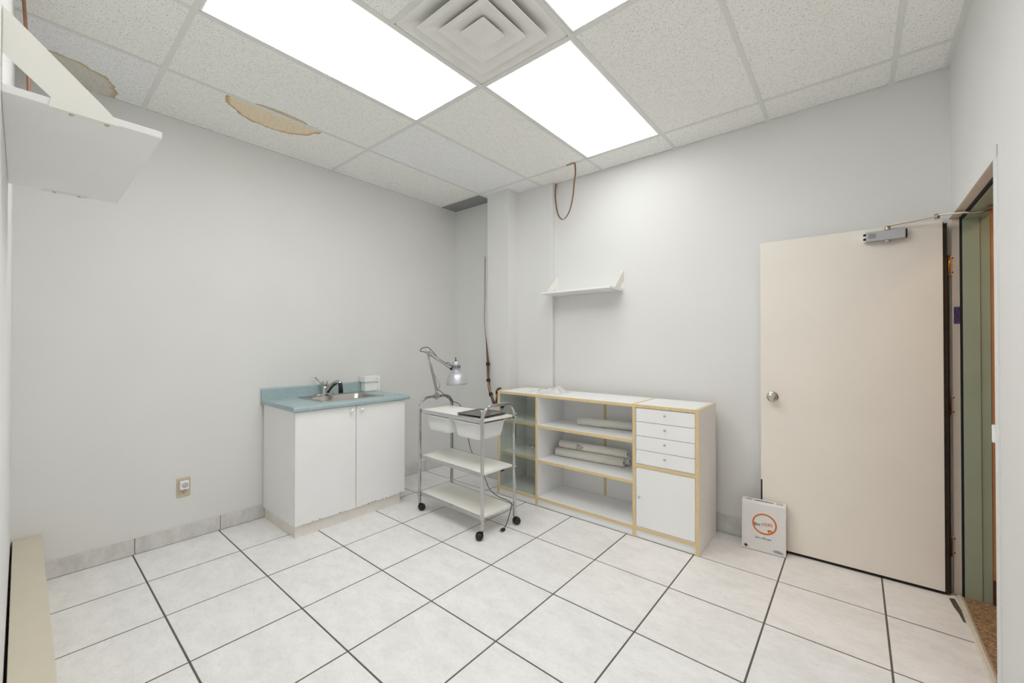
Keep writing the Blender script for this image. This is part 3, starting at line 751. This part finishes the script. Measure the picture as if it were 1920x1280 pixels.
# ------------------------------------------------------------------ rolls on the open shelves, film on top
def roll(p, q, r, label, core=True):
    p, q = Vector(p), Vector(q); ax = (q - p).normalized(); ln = (q - p).length
    t = thing('paper_roll', label, 'roll', tuple((p + q) / 2 - Vector((0, 0, r))), group='rolls of couch paper on the shelves')
    obj('sheet', L([(0.011, 0.004), (r * 0.55, 0.001), (r, 0.003), (r, ln - 0.003), (r * 0.55, ln - 0.001), (0.011, ln - 0.004), (0.011, 0.004)], 24, axis_m(p, ax)), M_paper, t)
    obj('core', L([(0.011, 0.0045), (0.009, 0.0045), (0.009, ln - 0.0045), (0.011, ln - 0.0045)], 14, axis_m(p, ax)), M_doordark, t)
    return t
roll((1.135, 1.226, 0.6935), (1.685, 1.304, 0.6935), 0.031, 'single white paper roll lying on the upper open shelf')
roll((0.935, 1.212, 0.4165), (1.525, 1.254, 0.4165), 0.034, 'lower front paper roll in the stack of three')
roll((0.945, 1.2815, 0.4165), (1.545, 1.3235, 0.4165), 0.034, 'lower rear paper roll in the stack of three')
rl = roll((0.950, 1.247, 0.4762), (1.540, 1.289, 0.4762), 0.034, 'top paper roll with printed mark in the stack of three')
bm = bmesh.new(); rndm = random.Random(4)
p, q = Vector((0.950, 1.247, 0.4762)), Vector((1.540, 1.289, 0.4762)); ax = (q - p).normalized(); Mr = axis_m(p, ax)
Mi = Mr.inverted(); front = (Mi.to_3x3() @ Vector((0, -1, 0.15))).normalized(); ph0 = math.atan2(front.y, front.x)
for row in range(8):
    for c_ in range(7):
        if rndm.random() < 0.42: continue
        z0 = 0.165 + c_ * 0.0095; f0 = ph0 + (row - 4) * 0.20
        vs4 = [bm.verts.new(Mr @ Vector((0.0346 * math.cos(f), 0.0346 * math.sin(f), z))) for f, z in ((f0, z0), (f0 + 0.15, z0), (f0 + 0.15, z0 + 0.008), (f0, z0 + 0.008))]
        bm.faces.new(vs4)
obj('printed_mark', bm, M_greyprint, rl)

bm = bmesh.new(); rndm = random.Random(11)
nx, ny = 26, 14; vv = {}
for i in range(nx + 1):
    for j in range(ny + 1):
        u, v = i / nx, j / ny
        x = 0.715 + 0.30 * u + 0.02 * math.sin(7 * v); y = 1.09 + 0.21 * v + 0.02 * math.sin(9 * u)
        edge = min(u, 1 - u, v, 1 - v)
        ridge = math.exp(-((u - 0.45 - 0.2 * v) / 0.13) ** 2) * 0.020 + math.exp(-((u - 0.85 + 0.15 * v) / 0.12) ** 2) * 0.030 + 0.012 * abs(math.sin(9 * u + 5 * v))
        z = UH + 0.002 + ridge * min(1, edge * 7) + rndm.uniform(0, 0.004) * min(1, edge * 8)
        vv[i, j] = bm.verts.new((x, y, z))
for i in range(nx):
    for j in range(ny):
        f = bm.faces.new((vv[i, j], vv[i + 1, j], vv[i + 1, j + 1], vv[i, j + 1]))
obj('plastic_bag', bm, M_film, label='crumpled clear plastic bag on top of the shelf unit', cat='bag', shade=True)

# ------------------------------------------------------------------ trolley
TH = -0.049
tr = thing('trolley', 'three-tier chrome trolley on black castors in front of the shelf unit', 'trolley', (0.591, 0.476, 0), TH)
TL, TW = 0.716 / 2, 0.324 / 2
ZS = [0.149, 0.441, 0.803]
def rect_tube(bm, pts, wx, wy, e1):
    """rectangular tube through pts lying in the plane with normal e1 (unit vector); wx along e1"""
    pts = [Vector(p) for p in pts]; rings = []; e1 = Vector(e1)
    for i, p in enumerate(pts):
        t = (pts[min(i + 1, len(pts) - 1)] - pts[max(i - 1, 0)]).normalized(); s = t.cross(e1).normalized()
        c = 0.25
        prof_ = [(-1 + c, -1), (1 - c, -1), (1, -1 + c), (1, 1 - c), (1 - c, 1), (-1 + c, 1), (-1, 1 - c), (-1, -1 + c)]
        rings.append([bm.verts.new(p + e1 * a_ * wx / 2 + s * b_ * wy / 2) for a_, b_ in prof_])
    for a_, b_ in zip(rings[:-1], rings[1:]):
        for k in range(8):
            f = bm.faces.new((a_[k], a_[(k + 1) % 8], b_[(k + 1) % 8], b_[k])); f.smooth = False
    bm.faces.new(rings[0][::-1]); bm.faces.new(rings[-1]); bmesh.ops.recalc_face_normals(bm, faces=bm.faces)
    return bm
HZ = 0.893; RB = 0.085
for sx in (-1, 1):
    xx = sx * (TL + 0.004)
    # two legs
    for sy in (-1, 1):
        obj('leg', rect_tube(bmesh.new(), [(xx, sy * TW, 0.062), (xx, sy * TW, HZ - RB)], 0.020, 0.020, (1, 0, 0)), M_chrome, tr, world=False)
    arc = [(xx, -TW, HZ - RB)]
    for k in range(1, 9):
        an = PI - (PI / 2) * k / 8
        arc.append((xx, -TW + RB + RB * math.cos(an), HZ - RB + RB * math.sin(an)))
    for k in range(0, 9):
        an = PI / 2 - (PI / 2) * k / 8
        arc.append((xx, TW - RB + RB * math.cos(an), HZ - RB + RB * math.sin(an)))
    obj('push_handle', rect_tube(bmesh.new(), arc, 0.020, 0.020, (1, 0, 0)), M_chrome, tr, world=False)
for k, z in enumerate(ZS):
    obj('shelf', B(-TL + 0.007, TL - 0.007, -TW + 0.012, TW - 0.012, z - 0.016, z, bevel=0.002), M_shelf_w, tr, world=False)
    for sy in (-1, 1):
        y = sy * (TW - 0.002)
        obj('side_rail', B(-TL + 0.006, TL - 0.006, min(y, y - sy * 0.010), max(y, y - sy * 0.010), z - 0.024, z + 0.001, bevel=0.002), M_chrome, tr, world=False)
    if k < 3:
        for sx in (-1, 1):
            for sy in (-1, 1):
                for dz in ((-0.016, 0.010) if k == 2 else (-0.012,)):
                    obj('bolt', L([(0, 0.006), (0.004, 0.006), (0.006, 0.003), (0.006, 0)], 10, axis_m((sx * (TL + 0.014), sy * TW, z + dz), (sx, 0, 0))), M_chrome, tr, world=False)
for sy in (-1, 1):
    obj('tub_rail', B(-TL + 0.02, TL - 0.02, sy * (TW - 0.020) - 0.004, sy * (TW - 0.020) + 0.004, 0.772, 0.778), M_chrome, tr, world=False)
cang = [(-1, -1, 1.45), (1, -1, -2.45), (1, 1, 1.35), (-1, 1, 0.3)]
for sx, sy, an in cang:
    c0 = Vector((sx * (TL + 0.004), sy * TW, 0))
    dx, dy = math.cos(an), math.sin(an); ax_ = Vector((-dy, dx, 0)); wc = c0 + Vector((dx, dy, 0)) * 0.018 + Vector((0, 0, 0.0255))
    ca = obj('castor', T([c0 + Vector((0, 0, 0.036)), c0 + Vector((0, 0, 0.058)), c0 + Vector((0, 0, 0.064))], [0.007, 0.007, 0.012], 10), M_black, tr, world=False)
    for s in (-1, 1):
        obj('wheel', L([(0, 0.001), (0.020, 0.001), (0.0245, 0.004), (0.0255, 0.010), (0.023, 0.018), (0.016, 0.021), (0.008, 0.019), (0, 0.019)], 22, axis_m(wc + ax_ * 0.003 * s, ax_ * s)), M_black, ca, world=False)
    obj('fork', L([(0.026, -0.006), (0.0275, -0.006), (0.0275, 0.006), (0.026, 0.006)], 20, axis_m(wc + Vector((0, 0, 0.002)), ax_)), M_black, ca, world=False)

def tub(x0, x1, label):
    """tapered white storage tub hanging under the top shelf, in the trolley's frame"""
    y0, y1 = -TW + 0.004, TW - 0.03
    cxx, cyy = (x0 + x1) / 2, (y0 + y1) / 2; w_, h_ = x1 - x0, y1 - y0
    M = WM[tr]; base = M @ Vector((cxx, cyy, 0.650))
    t = thing('storage_tub', label, 'tub', tuple(base), TH, group='white tubs under the trolley top')
    z0, z1 = 0.0, 0.121
    lo = [rrect(0, 0, w_ - 0.085, h_ - 0.075, 0.035, z0), rrect(0, 0, w_ - 0.055, h_ - 0.045, 0.045, z0 + 0.008), rrect(0, 0, w_ - 0.045, h_ - 0.035, 0.045, z0 + 0.03),
          rrect(0, 0, w_ - 0.018, h_ - 0.014, 0.035, z1 - 0.006), rrect(0, 0, w_, h_, 0.03, z1 - 0.006), rrect(0, 0, w_, h_, 0.03, z1), rrect(0, 0, w_ - 0.022, h_ - 0.018, 0.034, z1),
          rrect(0, 0, w_ - 0.050, h_ - 0.040, 0.04, z0 + 0.03), rrect(0, 0, w_ - 0.09, h_ - 0.08, 0.035, z0 + 0.004)]
    obj('shell', loft(bmesh.new(), lo, cap0=True), M_tub, t, world=False)
tub(-0.318, -0.005, 'white plastic tub under the trolley top, end nearest the sink')
tub(0.020, 0.325, 'white plastic tub under the trolley top, end nearest the shelf unit')

def plate(cx_, cy_, z, w_, h_, rz, m, name, label):
    t = thing(name, label, 'tray', tuple(WM[tr] @ Vector((cx_, cy_, z))), TH + rz)
    lo = [rrect(0, 0, w_ - 0.03, h_ - 0.03, 0.012, 0.0), rrect(0, 0, w_, h_, 0.016, 0.006), rrect(0, 0, w_, h_, 0.016, 0.008), rrect(0, 0, w_ - 0.008, h_ - 0.008, 0.014, 0.008), rrect(0, 0, w_ - 0.03, h_ - 0.03, 0.012, 0.003)]
    obj('tray_body', loft(bmesh.new(), lo, cap0=True), m, t, world=False)
    return t
plate(0.185, 0.000, 0.8035, 0.255, 0.270, 0.05, M_tray, 'metal_tray', 'grey metal tray lying directly on the trolley top')
lidt = plate(0.180, 0.002, 0.8120, 0.265, 0.265, 0.09, M_tray, 'tray_lid', 'upper flat grey lid on the metal tray')
obj('lid_knob', L([(0.005, 0.003), (0.005, 0.012), (0.008, 0.016), (0.006, 0.021), (0, 0.022)], 14), M_tub, lidt, world=False)

# ------------------------------------------------------------------ lamp clamped to the trolley handle
lp = thing('desk_lamp', 'silver jointed desk lamp clamped to the trolley handle', 'lamp', (0.233, 0.494, 0.90))
b0 = Vector((0.233, 0.490, 0.905)); el = Vector((0.176, 0.442, 1.258)); hj = Vector((0.326, 0.568, 1.118))
obj('clamp', B(0.219, 0.247, 0.468, 0.512, 0.876, 0.913, bevel=0.003), M_arm, lp)
obj('clamp_screw', T([(0.233, 0.49, 0.876), (0.233, 0.49, 0.866)], [0.006, 0.009], 10), M_arm, lp)
obj('swivel_post', T([b0, b0 + Vector((0, 0, 0.035))], [0.013, 0.009], 12), M_arm, lp)
bp = b0 + Vector((0, 0, 0.035)); side = Vector((0.64, 0.77, 0)) ; nrm = Vector((0.77, -0.64, 0)) * 0.007
la = obj('lower_arm', strap(bp, el, 0.012, 0.008), M_arm, lp)
off = side * 0.016
obj('rod', T([bp - off * 0.4 + nrm, el - off * 0.4 + nrm], 0.0035, 8), M_arm, la)
obj('rod', T([bp + off * 0.6 + nrm, el + off * 0.6 + nrm], 0.0035, 8), M_arm, la)
obj('spring_bracket', T([bp + side * 0.010, bp + side * 0.026 + Vector((0, 0, 0.030)), bp + side * 0.024 + Vector((0, 0, 0.045))], 0.004, 8), M_arm, la)
sp0, sp1 = bp + side * 0.028 + Vector((0, 0, 0.045)), bp.lerp(el, 0.42) + side * 0.014
n_ = 70; hel = []
for k in range(n_ * 1 + 1):
    t_ = k / n_; c_ = sp0.lerp(sp1, t_); an = 2 * PI * 14 * t_
    hel.append(c_ + side * 0.004 * math.cos(an) + nrm.normalized() * 0.004 * math.sin(an))
obj('spring', T(hel, 0.0013, 5), M_chrome, la)
obj('elbow_joint', L([(0, -0.012), (0.016, -0.012), (0.018, -0.008), (0.018, 0.008), (0.016, 0.012), (0, 0.012)], 16, axis_m(el, nrm)), M_arm, lp)
ua = obj('upper_arm', T([el + Vector((0, 0, 0.012)) + nrm, hj + Vector((0, 0, 0.016)) + nrm], 0.0038, 8), M_arm, lp)
obj('rod', T([el + Vector((0, 0, -0.010)) - nrm, hj + Vector((0, 0, -0.006)) - nrm], 0.0045, 8), M_arm, ua)
s2 = []
for k in range(61):
    t_ = k / 60; c_ = el.lerp(hj, 0.10 + 0.34 * t_) + Vector((0, 0, -0.014)); an = 2 * PI * 12 * t_
    s2.append(c_ + Vector((0, 0, 0.0042 * math.cos(an))) + nrm.normalized() * 0.0042 * math.sin(an))
obj('spring', T(s2, 0.0013, 5), M_chrome, ua)
obj('head_joint', L([(0, -0.010), (0.011, -0.010), (0.012, -0.006), (0.012, 0.006), (0.011, 0.010), (0, 0.010)], 14, axis_m(hj, nrm)), M_black, lp)
hc = Vector((0.363, 0.600, 0.0)); tilt = Matrix.Translation((hc.x, hc.y, 0.990)) @ Matrix.Rotation(math.radians(3.5), 4, Vector((0.77, -0.64, 0)))
sh = obj('lamp_shade', L([(0.0885, 0.0), (0.090, 0.002), (0.088, 0.016), (0.080, 0.045), (0.066, 0.075), (0.048, 0.096), (0.034, 0.106), (0.031, 0.110), (0.031, 0.126),
    (0.033, 0.128), (0.033, 0.166), (0.031, 0.170), (0.030, 0.182), (0.024, 0.190), (0.010, 0.193), (0, 0.193),
    ], 36, tilt), M_alu, lp)
sh_in = obj('shade_lining', L([(0.0885, 0.0), (0.086, 0.016), (0.078, 0.044), (0.064, 0.073), (0.046, 0.093), (0.03, 0.102), (0, 0.103)], 36, tilt), M_knobwhite, sh)
for k in range(16):
    an = 2 * PI * k / 16
    bm = B(-0.003, 0.003, -0.0006, 0.0006, 0.134, 0.160)
    bmesh.ops.transform(bm, matrix=tilt @ Matrix.Rotation(an, 4, 'Z') @ Matrix.Translation((0, 0.0334, 0)), verts=bm.verts)
    obj('vent_slot', bm, M_dark, sh)
obj('switch', T([tilt @ Vector((0, 0, 0.192)), tilt @ Vector((0, 0, 0.200)), tilt @ Vector((0, 0, 0.2005)), tilt @ Vector((0, 0, 0.222))], [0.007, 0.007, 0.0035, 0.0045], 10), M_black, sh)
obj('bulb', L([(0, 0.018), (0.018, 0.022), (0.028, 0.040), (0.024, 0.060), (0.014, 0.085), (0.012, 0.101)], 20, tilt), M_knobwhite, lp)
# flex: along the arm and down to the floor
top_cord = smooth_path([hc + Vector((-0.03, -0.02, 1.140)), hj + Vector((-0.002, 0, 0.030)), hj + Vector((-0.020, -0.015, 0.052)), hj + Vector((-0.034, -0.028, 0.046)), hj + Vector((-0.022, -0.02, 0.034)), hj.lerp(el, 0.5) + Vector((0, 0, 0.012)), el + Vector((0.02, 0.018, 0.018)), el + Vector((0.0, 0.0, 0.036)), el + Vector((-0.03, -0.03, 0.030)), el + Vector((-0.045, -0.04, 0.006)), el + Vector((-0.026, -0.02, 0.0)), el + Vector((-0.002, 0.0, -0.012))], 6)
cdp = obj('cord', T(top_cord, 0.0030, 6), M_black, lp)
low_cord = smooth_path([(0.236, 0.496, 0.945), (0.252, 0.520, 0.930), (0.275, 0.552, 0.890), (0.310, 0.600, 0.845), (0.340, 0.645, 0.820), (0.385, 0.668, 0.740), (0.440, 0.650, 0.570), (0.470, 0.652, 0.465), (0.530, 0.660, 0.385), (0.612, 0.655, 0.292), (0.668, 0.650, 0.205), (0.720, 0.647, 0.172), (0.795, 0.642, 0.154), (0.870, 0.632, 0.156), (0.930, 0.610, 0.160), (0.956, 0.592, 0.154), (0.962, 0.570, 0.110), (0.965, 0.530, 0.045), (0.967, 0.505, 0.020)], 5)
obj('cord_tail', T(low_cord, 0.0030, 6), M_black, cdp)
pl = obj('plug', B(0.957, 0.977, 0.468, 0.500, 0.001, 0.021, bevel=0.004), M_black, lp)
for xx in (0.961, 0.971): obj('prong', B(xx, xx + 0.002, 0.452, 0.468, 0.007, 0.014), M_chrome, pl)

# ------------------------------------------------------------------ the two bracketed wall shelves
def wall_shelf(name_label, ywall, sgn, x0, x1, z0, depth, key):
    """board z0..z0+.016 hung from triangular end brackets; sgn = direction of the room from the wall"""
    t = thing('wall_shelf', name_label, 'shelf', ((x0 + x1) / 2, ywall + sgn * depth / 2, z0), group='bracketed white wall shelves')
    def yb_(a_, b_): return tuple(sorted((ywall + sgn * a_, ywall + sgn * b_)))
    ya, ybb = yb_(0.001, depth)
    obj('board', B(x0, x1, ya, ybb, z0, z0 + 0.016, bevel=0.0008, seg=1), M_lam, t)
    for e, s in ((x0 - 0.0017, 1), (x1 + 0.0001, -1)):
        bm = bmesh.new()
        # sheet-steel bracket: slanted web, wall flange, flange under the board
        poly = [(ywall + sgn * 0.002, z0 + 0.168), (ywall + sgn * 0.156, z0 + 0.020), (ywall + sgn * 0.166, z0 - 0.002), (ywall + sgn * 0.062, z0 - 0.002), (ywall + sgn * 0.066, z0 + 0.017), (ywall + sgn * 0.002, z0 + 0.076)]
        prism(bm, poly, 'x', e, e + 0.0016)
        k = obj('bracket', bm, M_bracket, t)
        p, q = yb_(0.0005, 0.0018)
        obj('wall_flange', B(min(e, e + s * 0.02), max(e, e + s * 0.02), p, q, z0 + 0.0165, z0 + 0.17), M_bracket, k)
        p, q = yb_(0.07, 0.168)
        obj('under_flange', B(min(e, e + s * 0.020), max(e, e + s * 0.020), p, q, z0 - 0.002, z0 - 0.0002, bevel=0.0005, seg=1), M_bracket, k)
        for d in (0.095, 0.150):
            obj('screw', L([(0.0042, 0), (0.0042, -0.0015), (0.003, -0.0026), (0, -0.003)], 12, Matrix.Translation((e + s * 0.011, ywall + sgn * d, z0 - 0.002))), M_nickel, k)
wall_shelf('white bracketed wall shelf on the back wall above the shelf unit', YB, -1, 0.742, 1.410, 1.765, 0.246, 'b')
wall_shelf('white bracketed wall shelf seen from below at the top left corner', YN, 1, 0.880, 1.600, 1.812, 0.244, 'n')

# ------------------------------------------------------------------ boxed ledge along the near wall
lg = thing('boxed_ledge', 'beige boxed ledge running along the near wall at floor level', 'ledge', (0.6, -1.68, 0))
obj('top_board', B(XL + 0.002, 1.95, -1.730, -1.628, 0.250, 0.263, bevel=0.002), M_ledge, lg)
obj('front_board', B(XL + 0.002, 1.95, -1.642, -1.630, 0.0, 0.250), M_ledge, lg)
obj('end_board', B(1.938, 1.95, -1.728, -1.642, 0.0, 0.250), M_ledge, lg)

# ------------------------------------------------------------------ loose wires and pipes
cw = thing('hanging_wire', 'thin copper brown wire looping down from the ceiling by the back wall', 'wire', (0.9, 1.35, 2.43))
lp_pts = smooth_path([(1.040, 1.206, 2.813), (1.085, 1.203, 2.812), (1.112, 1.206, 2.806), (1.085, 1.26, 2.745), (1.050, 1.300, 2.706), (1.016, 1.330, 2.586), (0.960, 1.360, 2.476), (0.892, 1.380, 2.433), (0.835, 1.400, 2.468), (0.800, 1.410, 2.545), (0.762, 1.440, 2.690), (0.754, 1.462, 2.790), (0.752, 1.472, 2.812)], 6)
obj('strand', T(lp_pts, 0.0038, 7), M_copper, cw)
obj('strand', T([p + Vector((0.006, 0.003, 0.002)) for p in lp_pts], 0.0030, 7), M_bundle, cw)
bd = thing('cable_bundle', 'brown cable bundle bound with black tape hanging beside the column', 'cable', (0.12, 1.26, 0.75))
bpts = [(0.040, 1.286, 2.20), (0.041, 1.284, 1.80), (0.040, 1.280, 1.56), (0.040, 1.278, 1.30), (0.066, 1.265, 1.120), (0.108, 1.262, 1.010), (0.145, 1.240, 0.890), (0.205, 1.212, 0.815), (0.262, 1.190, 0.752), (0.304, 1.172, 0.800), (0.322, 1.160, 0.860), (0.338, 1.152, 0.905), (0.368, 1.150, 0.914)]
bpts[4] = (0.088, 1.280, 1.127)
bpts[3] = (0.070, 1.281, 1.30); 
core = [p + Vector((0, -0.018, 0)) for p in smooth_path(bpts, 6)]
rad = [0.003 + 0.0115 * min(1, max(0, (1.42 - p.z) / 0.30)) for p in core]
rnd2 = random.Random(2)
for k in range(5):
    an = 2 * PI * k / 5
    pts_ = [p + Vector((math.cos(an + 0.25 * i) , 0.6 * math.sin(an + 0.25 * i), 0.5 * math.sin(an))) * rad[i] * 0.55 for i, p in enumerate(core)]
    obj('cable', T(pts_, [max(0.0022, r_ * 0.52) for r_ in rad], 6), M_bundle if k != 2 else M_copper, bd)
for i in (24, 32, 40, 49, 62):
    if i + 1 < len(core): obj('tape', T([core[i] - (core[i + 1] - core[i]).normalized() * 0.014, core[i] + (core[i + 1] - core[i]).normalized() * 0.014], rad[i] * 1.25 + 0.002, 10), M_black, bd)
cpipe = T(smooth_path([(0.15, -1.712, 2.81), (0.145, -1.706, 2.70), (0.14, -1.700, 2.60), (0.13, -1.697, 2.50), (0.12, -1.695, 2.40), (0.115, -1.696, 2.31), (0.11, -1.715, 2.285), (0.11, -1.736, 2.283)], 4), 0.006, 8)
obj('copper_pipe', cpipe, M_copper, label='copper pipe dropping from the ceiling behind the near shelf', cat='pipe')

# ------------------------------------------------------------------ printed carton leaning by the door
BW_, BH_, BD_ = 0.240, 0.297, 0.048
bxang = math.atan2(0.011, 0.24)
bt = thing('carton', 'white carton with orange ring logo leaning against the cream door', 'box', (2.427, 1.323, 0.0), bxang)
lean = Matrix.Translation((0, 0, 0.004)) @ Matrix.Rotation(math.radians(-4.2), 4, 'X')
def obx(name, bm, m, parent=bt, **k):
    bmesh.ops.transform(bm, matrix=lean, verts=bm.verts)
    return obj(name, bm, m, parent, world=False, **k)
obx('carton_body', PR([(0, 0), (BD_, 0), (BD_, BH_ + 0.012), (BD_ - 0.006, BH_ + 0.016), (0.010, BH_ + 0.008), (0, BH_ - 0.004)], 'x', -BW_ / 2, BW_ / 2), M_card)
obx('side_flap', B(BW_ / 2, BW_ / 2 + 0.0015, 0.004, BD_ - 0.004, 0.24, BH_ - 0.002), M_card)
FM = Matrix.Rotation(PI / 2, 4, 'X')
def at(x, z, rot=0): return Matrix.Translation((x, -0.0008, z)) @ FM @ Matrix.Rotation(rot, 4, 'Z')
# ring with arrow head
bm = bmesh.new(); n = 56; inner, outer = [], []
rx, rz_, ccx, ccz = 0.063, 0.060, 0.006, 0.172
a0 = math.radians(-40); sw = math.radians(360)
for k in range(n + 1):
    an = a0 + sw * k / n; th_ = 0.0042 * (0.35 + 0.9 * math.sin(PI * min(1, 0.12 + 0.88 * (1 - k / n) + 0.05)) ** 0.5) if k > n * 0.8 else 0.0045
    for rr_, lst in ((1, outer), (-1, inner)):
        lst.append(bm.verts.new((ccx + (rx + rr_ * th_) * math.cos(an), -0.0008, ccz + (rz_ + rr_ * th_) * math.sin(an))))
for k in range(n): bm.faces.new((inner[k], inner[k + 1], outer[k + 1], outer[k]))
hx_, hz_ = ccx + rx * math.cos(a0), ccz + rz_ * math.sin(a0)
tri = [(hx_ - 0.024, hz_ + 0.010), (hx_ - 0.004, hz_ - 0.012), (hx_ + 0.002, hz_ + 0.016)]
tri = [(hx_ - 0.034, hz_ + 0.008), (hx_ - 0.014, hz_ + 0.010), (hx_ + 0.002, hz_ + 0.001), (hx_ - 0.004, hz_ - 0.008), (hx_ - 0.018, hz_ - 0.001), (hx_ - 0.026, hz_ - 0.010)]
bm.faces.new([bm.verts.new((x, -0.0009, z)) for x, z in tri])
obx('printed_ring', bm, M_orangeprint)
obx('printed_word', text_mesh(bmesh.new(), 'Bio', 0.027, at(-0.034, 0.164, 0.10)), M_blackprint)
obx('printed_word', text_mesh(bmesh.new(), 'MERS', 0.026, at(0.020, 0.170, 0.12)), M_orangeprint)
obx('printed_line', text_mesh(bmesh.new(), 'Got a Minute?', 0.0155, at(0.0, 0.083, 0)), M_blackprint)
bm = bmesh.new()
for (r1, r2) in ((0.013, 0.0105), (0.0085, 0.0)):
    o_ = [bm.verts.new((-0.096 + r1 * math.cos(PI / 2 * k), -0.0008, 0.018 + r1 * math.sin(PI / 2 * k))) for k in range(4)]
    if r2:
        i_ = [bm.verts.new((-0.096 + r2 * math.cos(PI / 2 * k), -0.0008, 0.018 + r2 * math.sin(PI / 2 * k))) for k in range(4)]
        for k in range(4): bm.faces.new((o_[k], o_[(k + 1) % 4], i_[(k + 1) % 4], i_[k]))
    else: bm.faces.new(o_)
obx('printed_diamond', bm, M_blackprint)
bm = bmesh.new()
for k, (xa, xb_) in enumerate(((0.058, 0.092), (0.052, 0.106), (0.060, 0.108))):
    z = 0.026 - k * 0.006
    x = xa
    while x < xb_:
        ww = random.uniform(0.003, 0.008); box(bm, x, min(x + ww, xb_), -0.0009, -0.0003, z - 0.0016, z + 0.0016); x += ww + 0.0016
obx('printed_lines', bm, M_blackprint)
# print on the sloped top flap
tn = Matrix.Translation((0, 0.010, BH_ + 0.0085)) @ Matrix.Rotation(math.atan2(0.008, 0.032), 4, 'X')
bm = bmesh.new(); box(bm, -0.05, 0.052, 0.006, 0.013, 0.0, 0.0006); bmesh.ops.transform(bm, matrix=tn, verts=bm.verts)
obx('printed_bar', bm, M_blackprint)
bm = bmesh.new()
for c_ in (-0.088, -0.074):
    tube(bm, [(c_ + 0.009 * math.cos(2 * PI * k / 14), 0.011 + 0.006 * math.sin(2 * PI * k / 14), 0.0003) for k in range(14)], 0.0008, 4, closed=True)
bmesh.ops.transform(bm, matrix=tn, verts=bm.verts)
obx('printed_loop', bm, M_blackprint)
bm = bmesh.new()
for r_ in range(4):
    for c_ in range(4):
        if random.random() < 0.8: box(bm, 0.070 + c_ * 0.009, 0.077 + c_ * 0.009, 0.002 + r_ * 0.006, 0.005 + r_ * 0.006, 0, 0.0005)
bmesh.ops.transform(bm, matrix=tn, verts=bm.verts)
obx('printed_note', bm, M_greyprint)
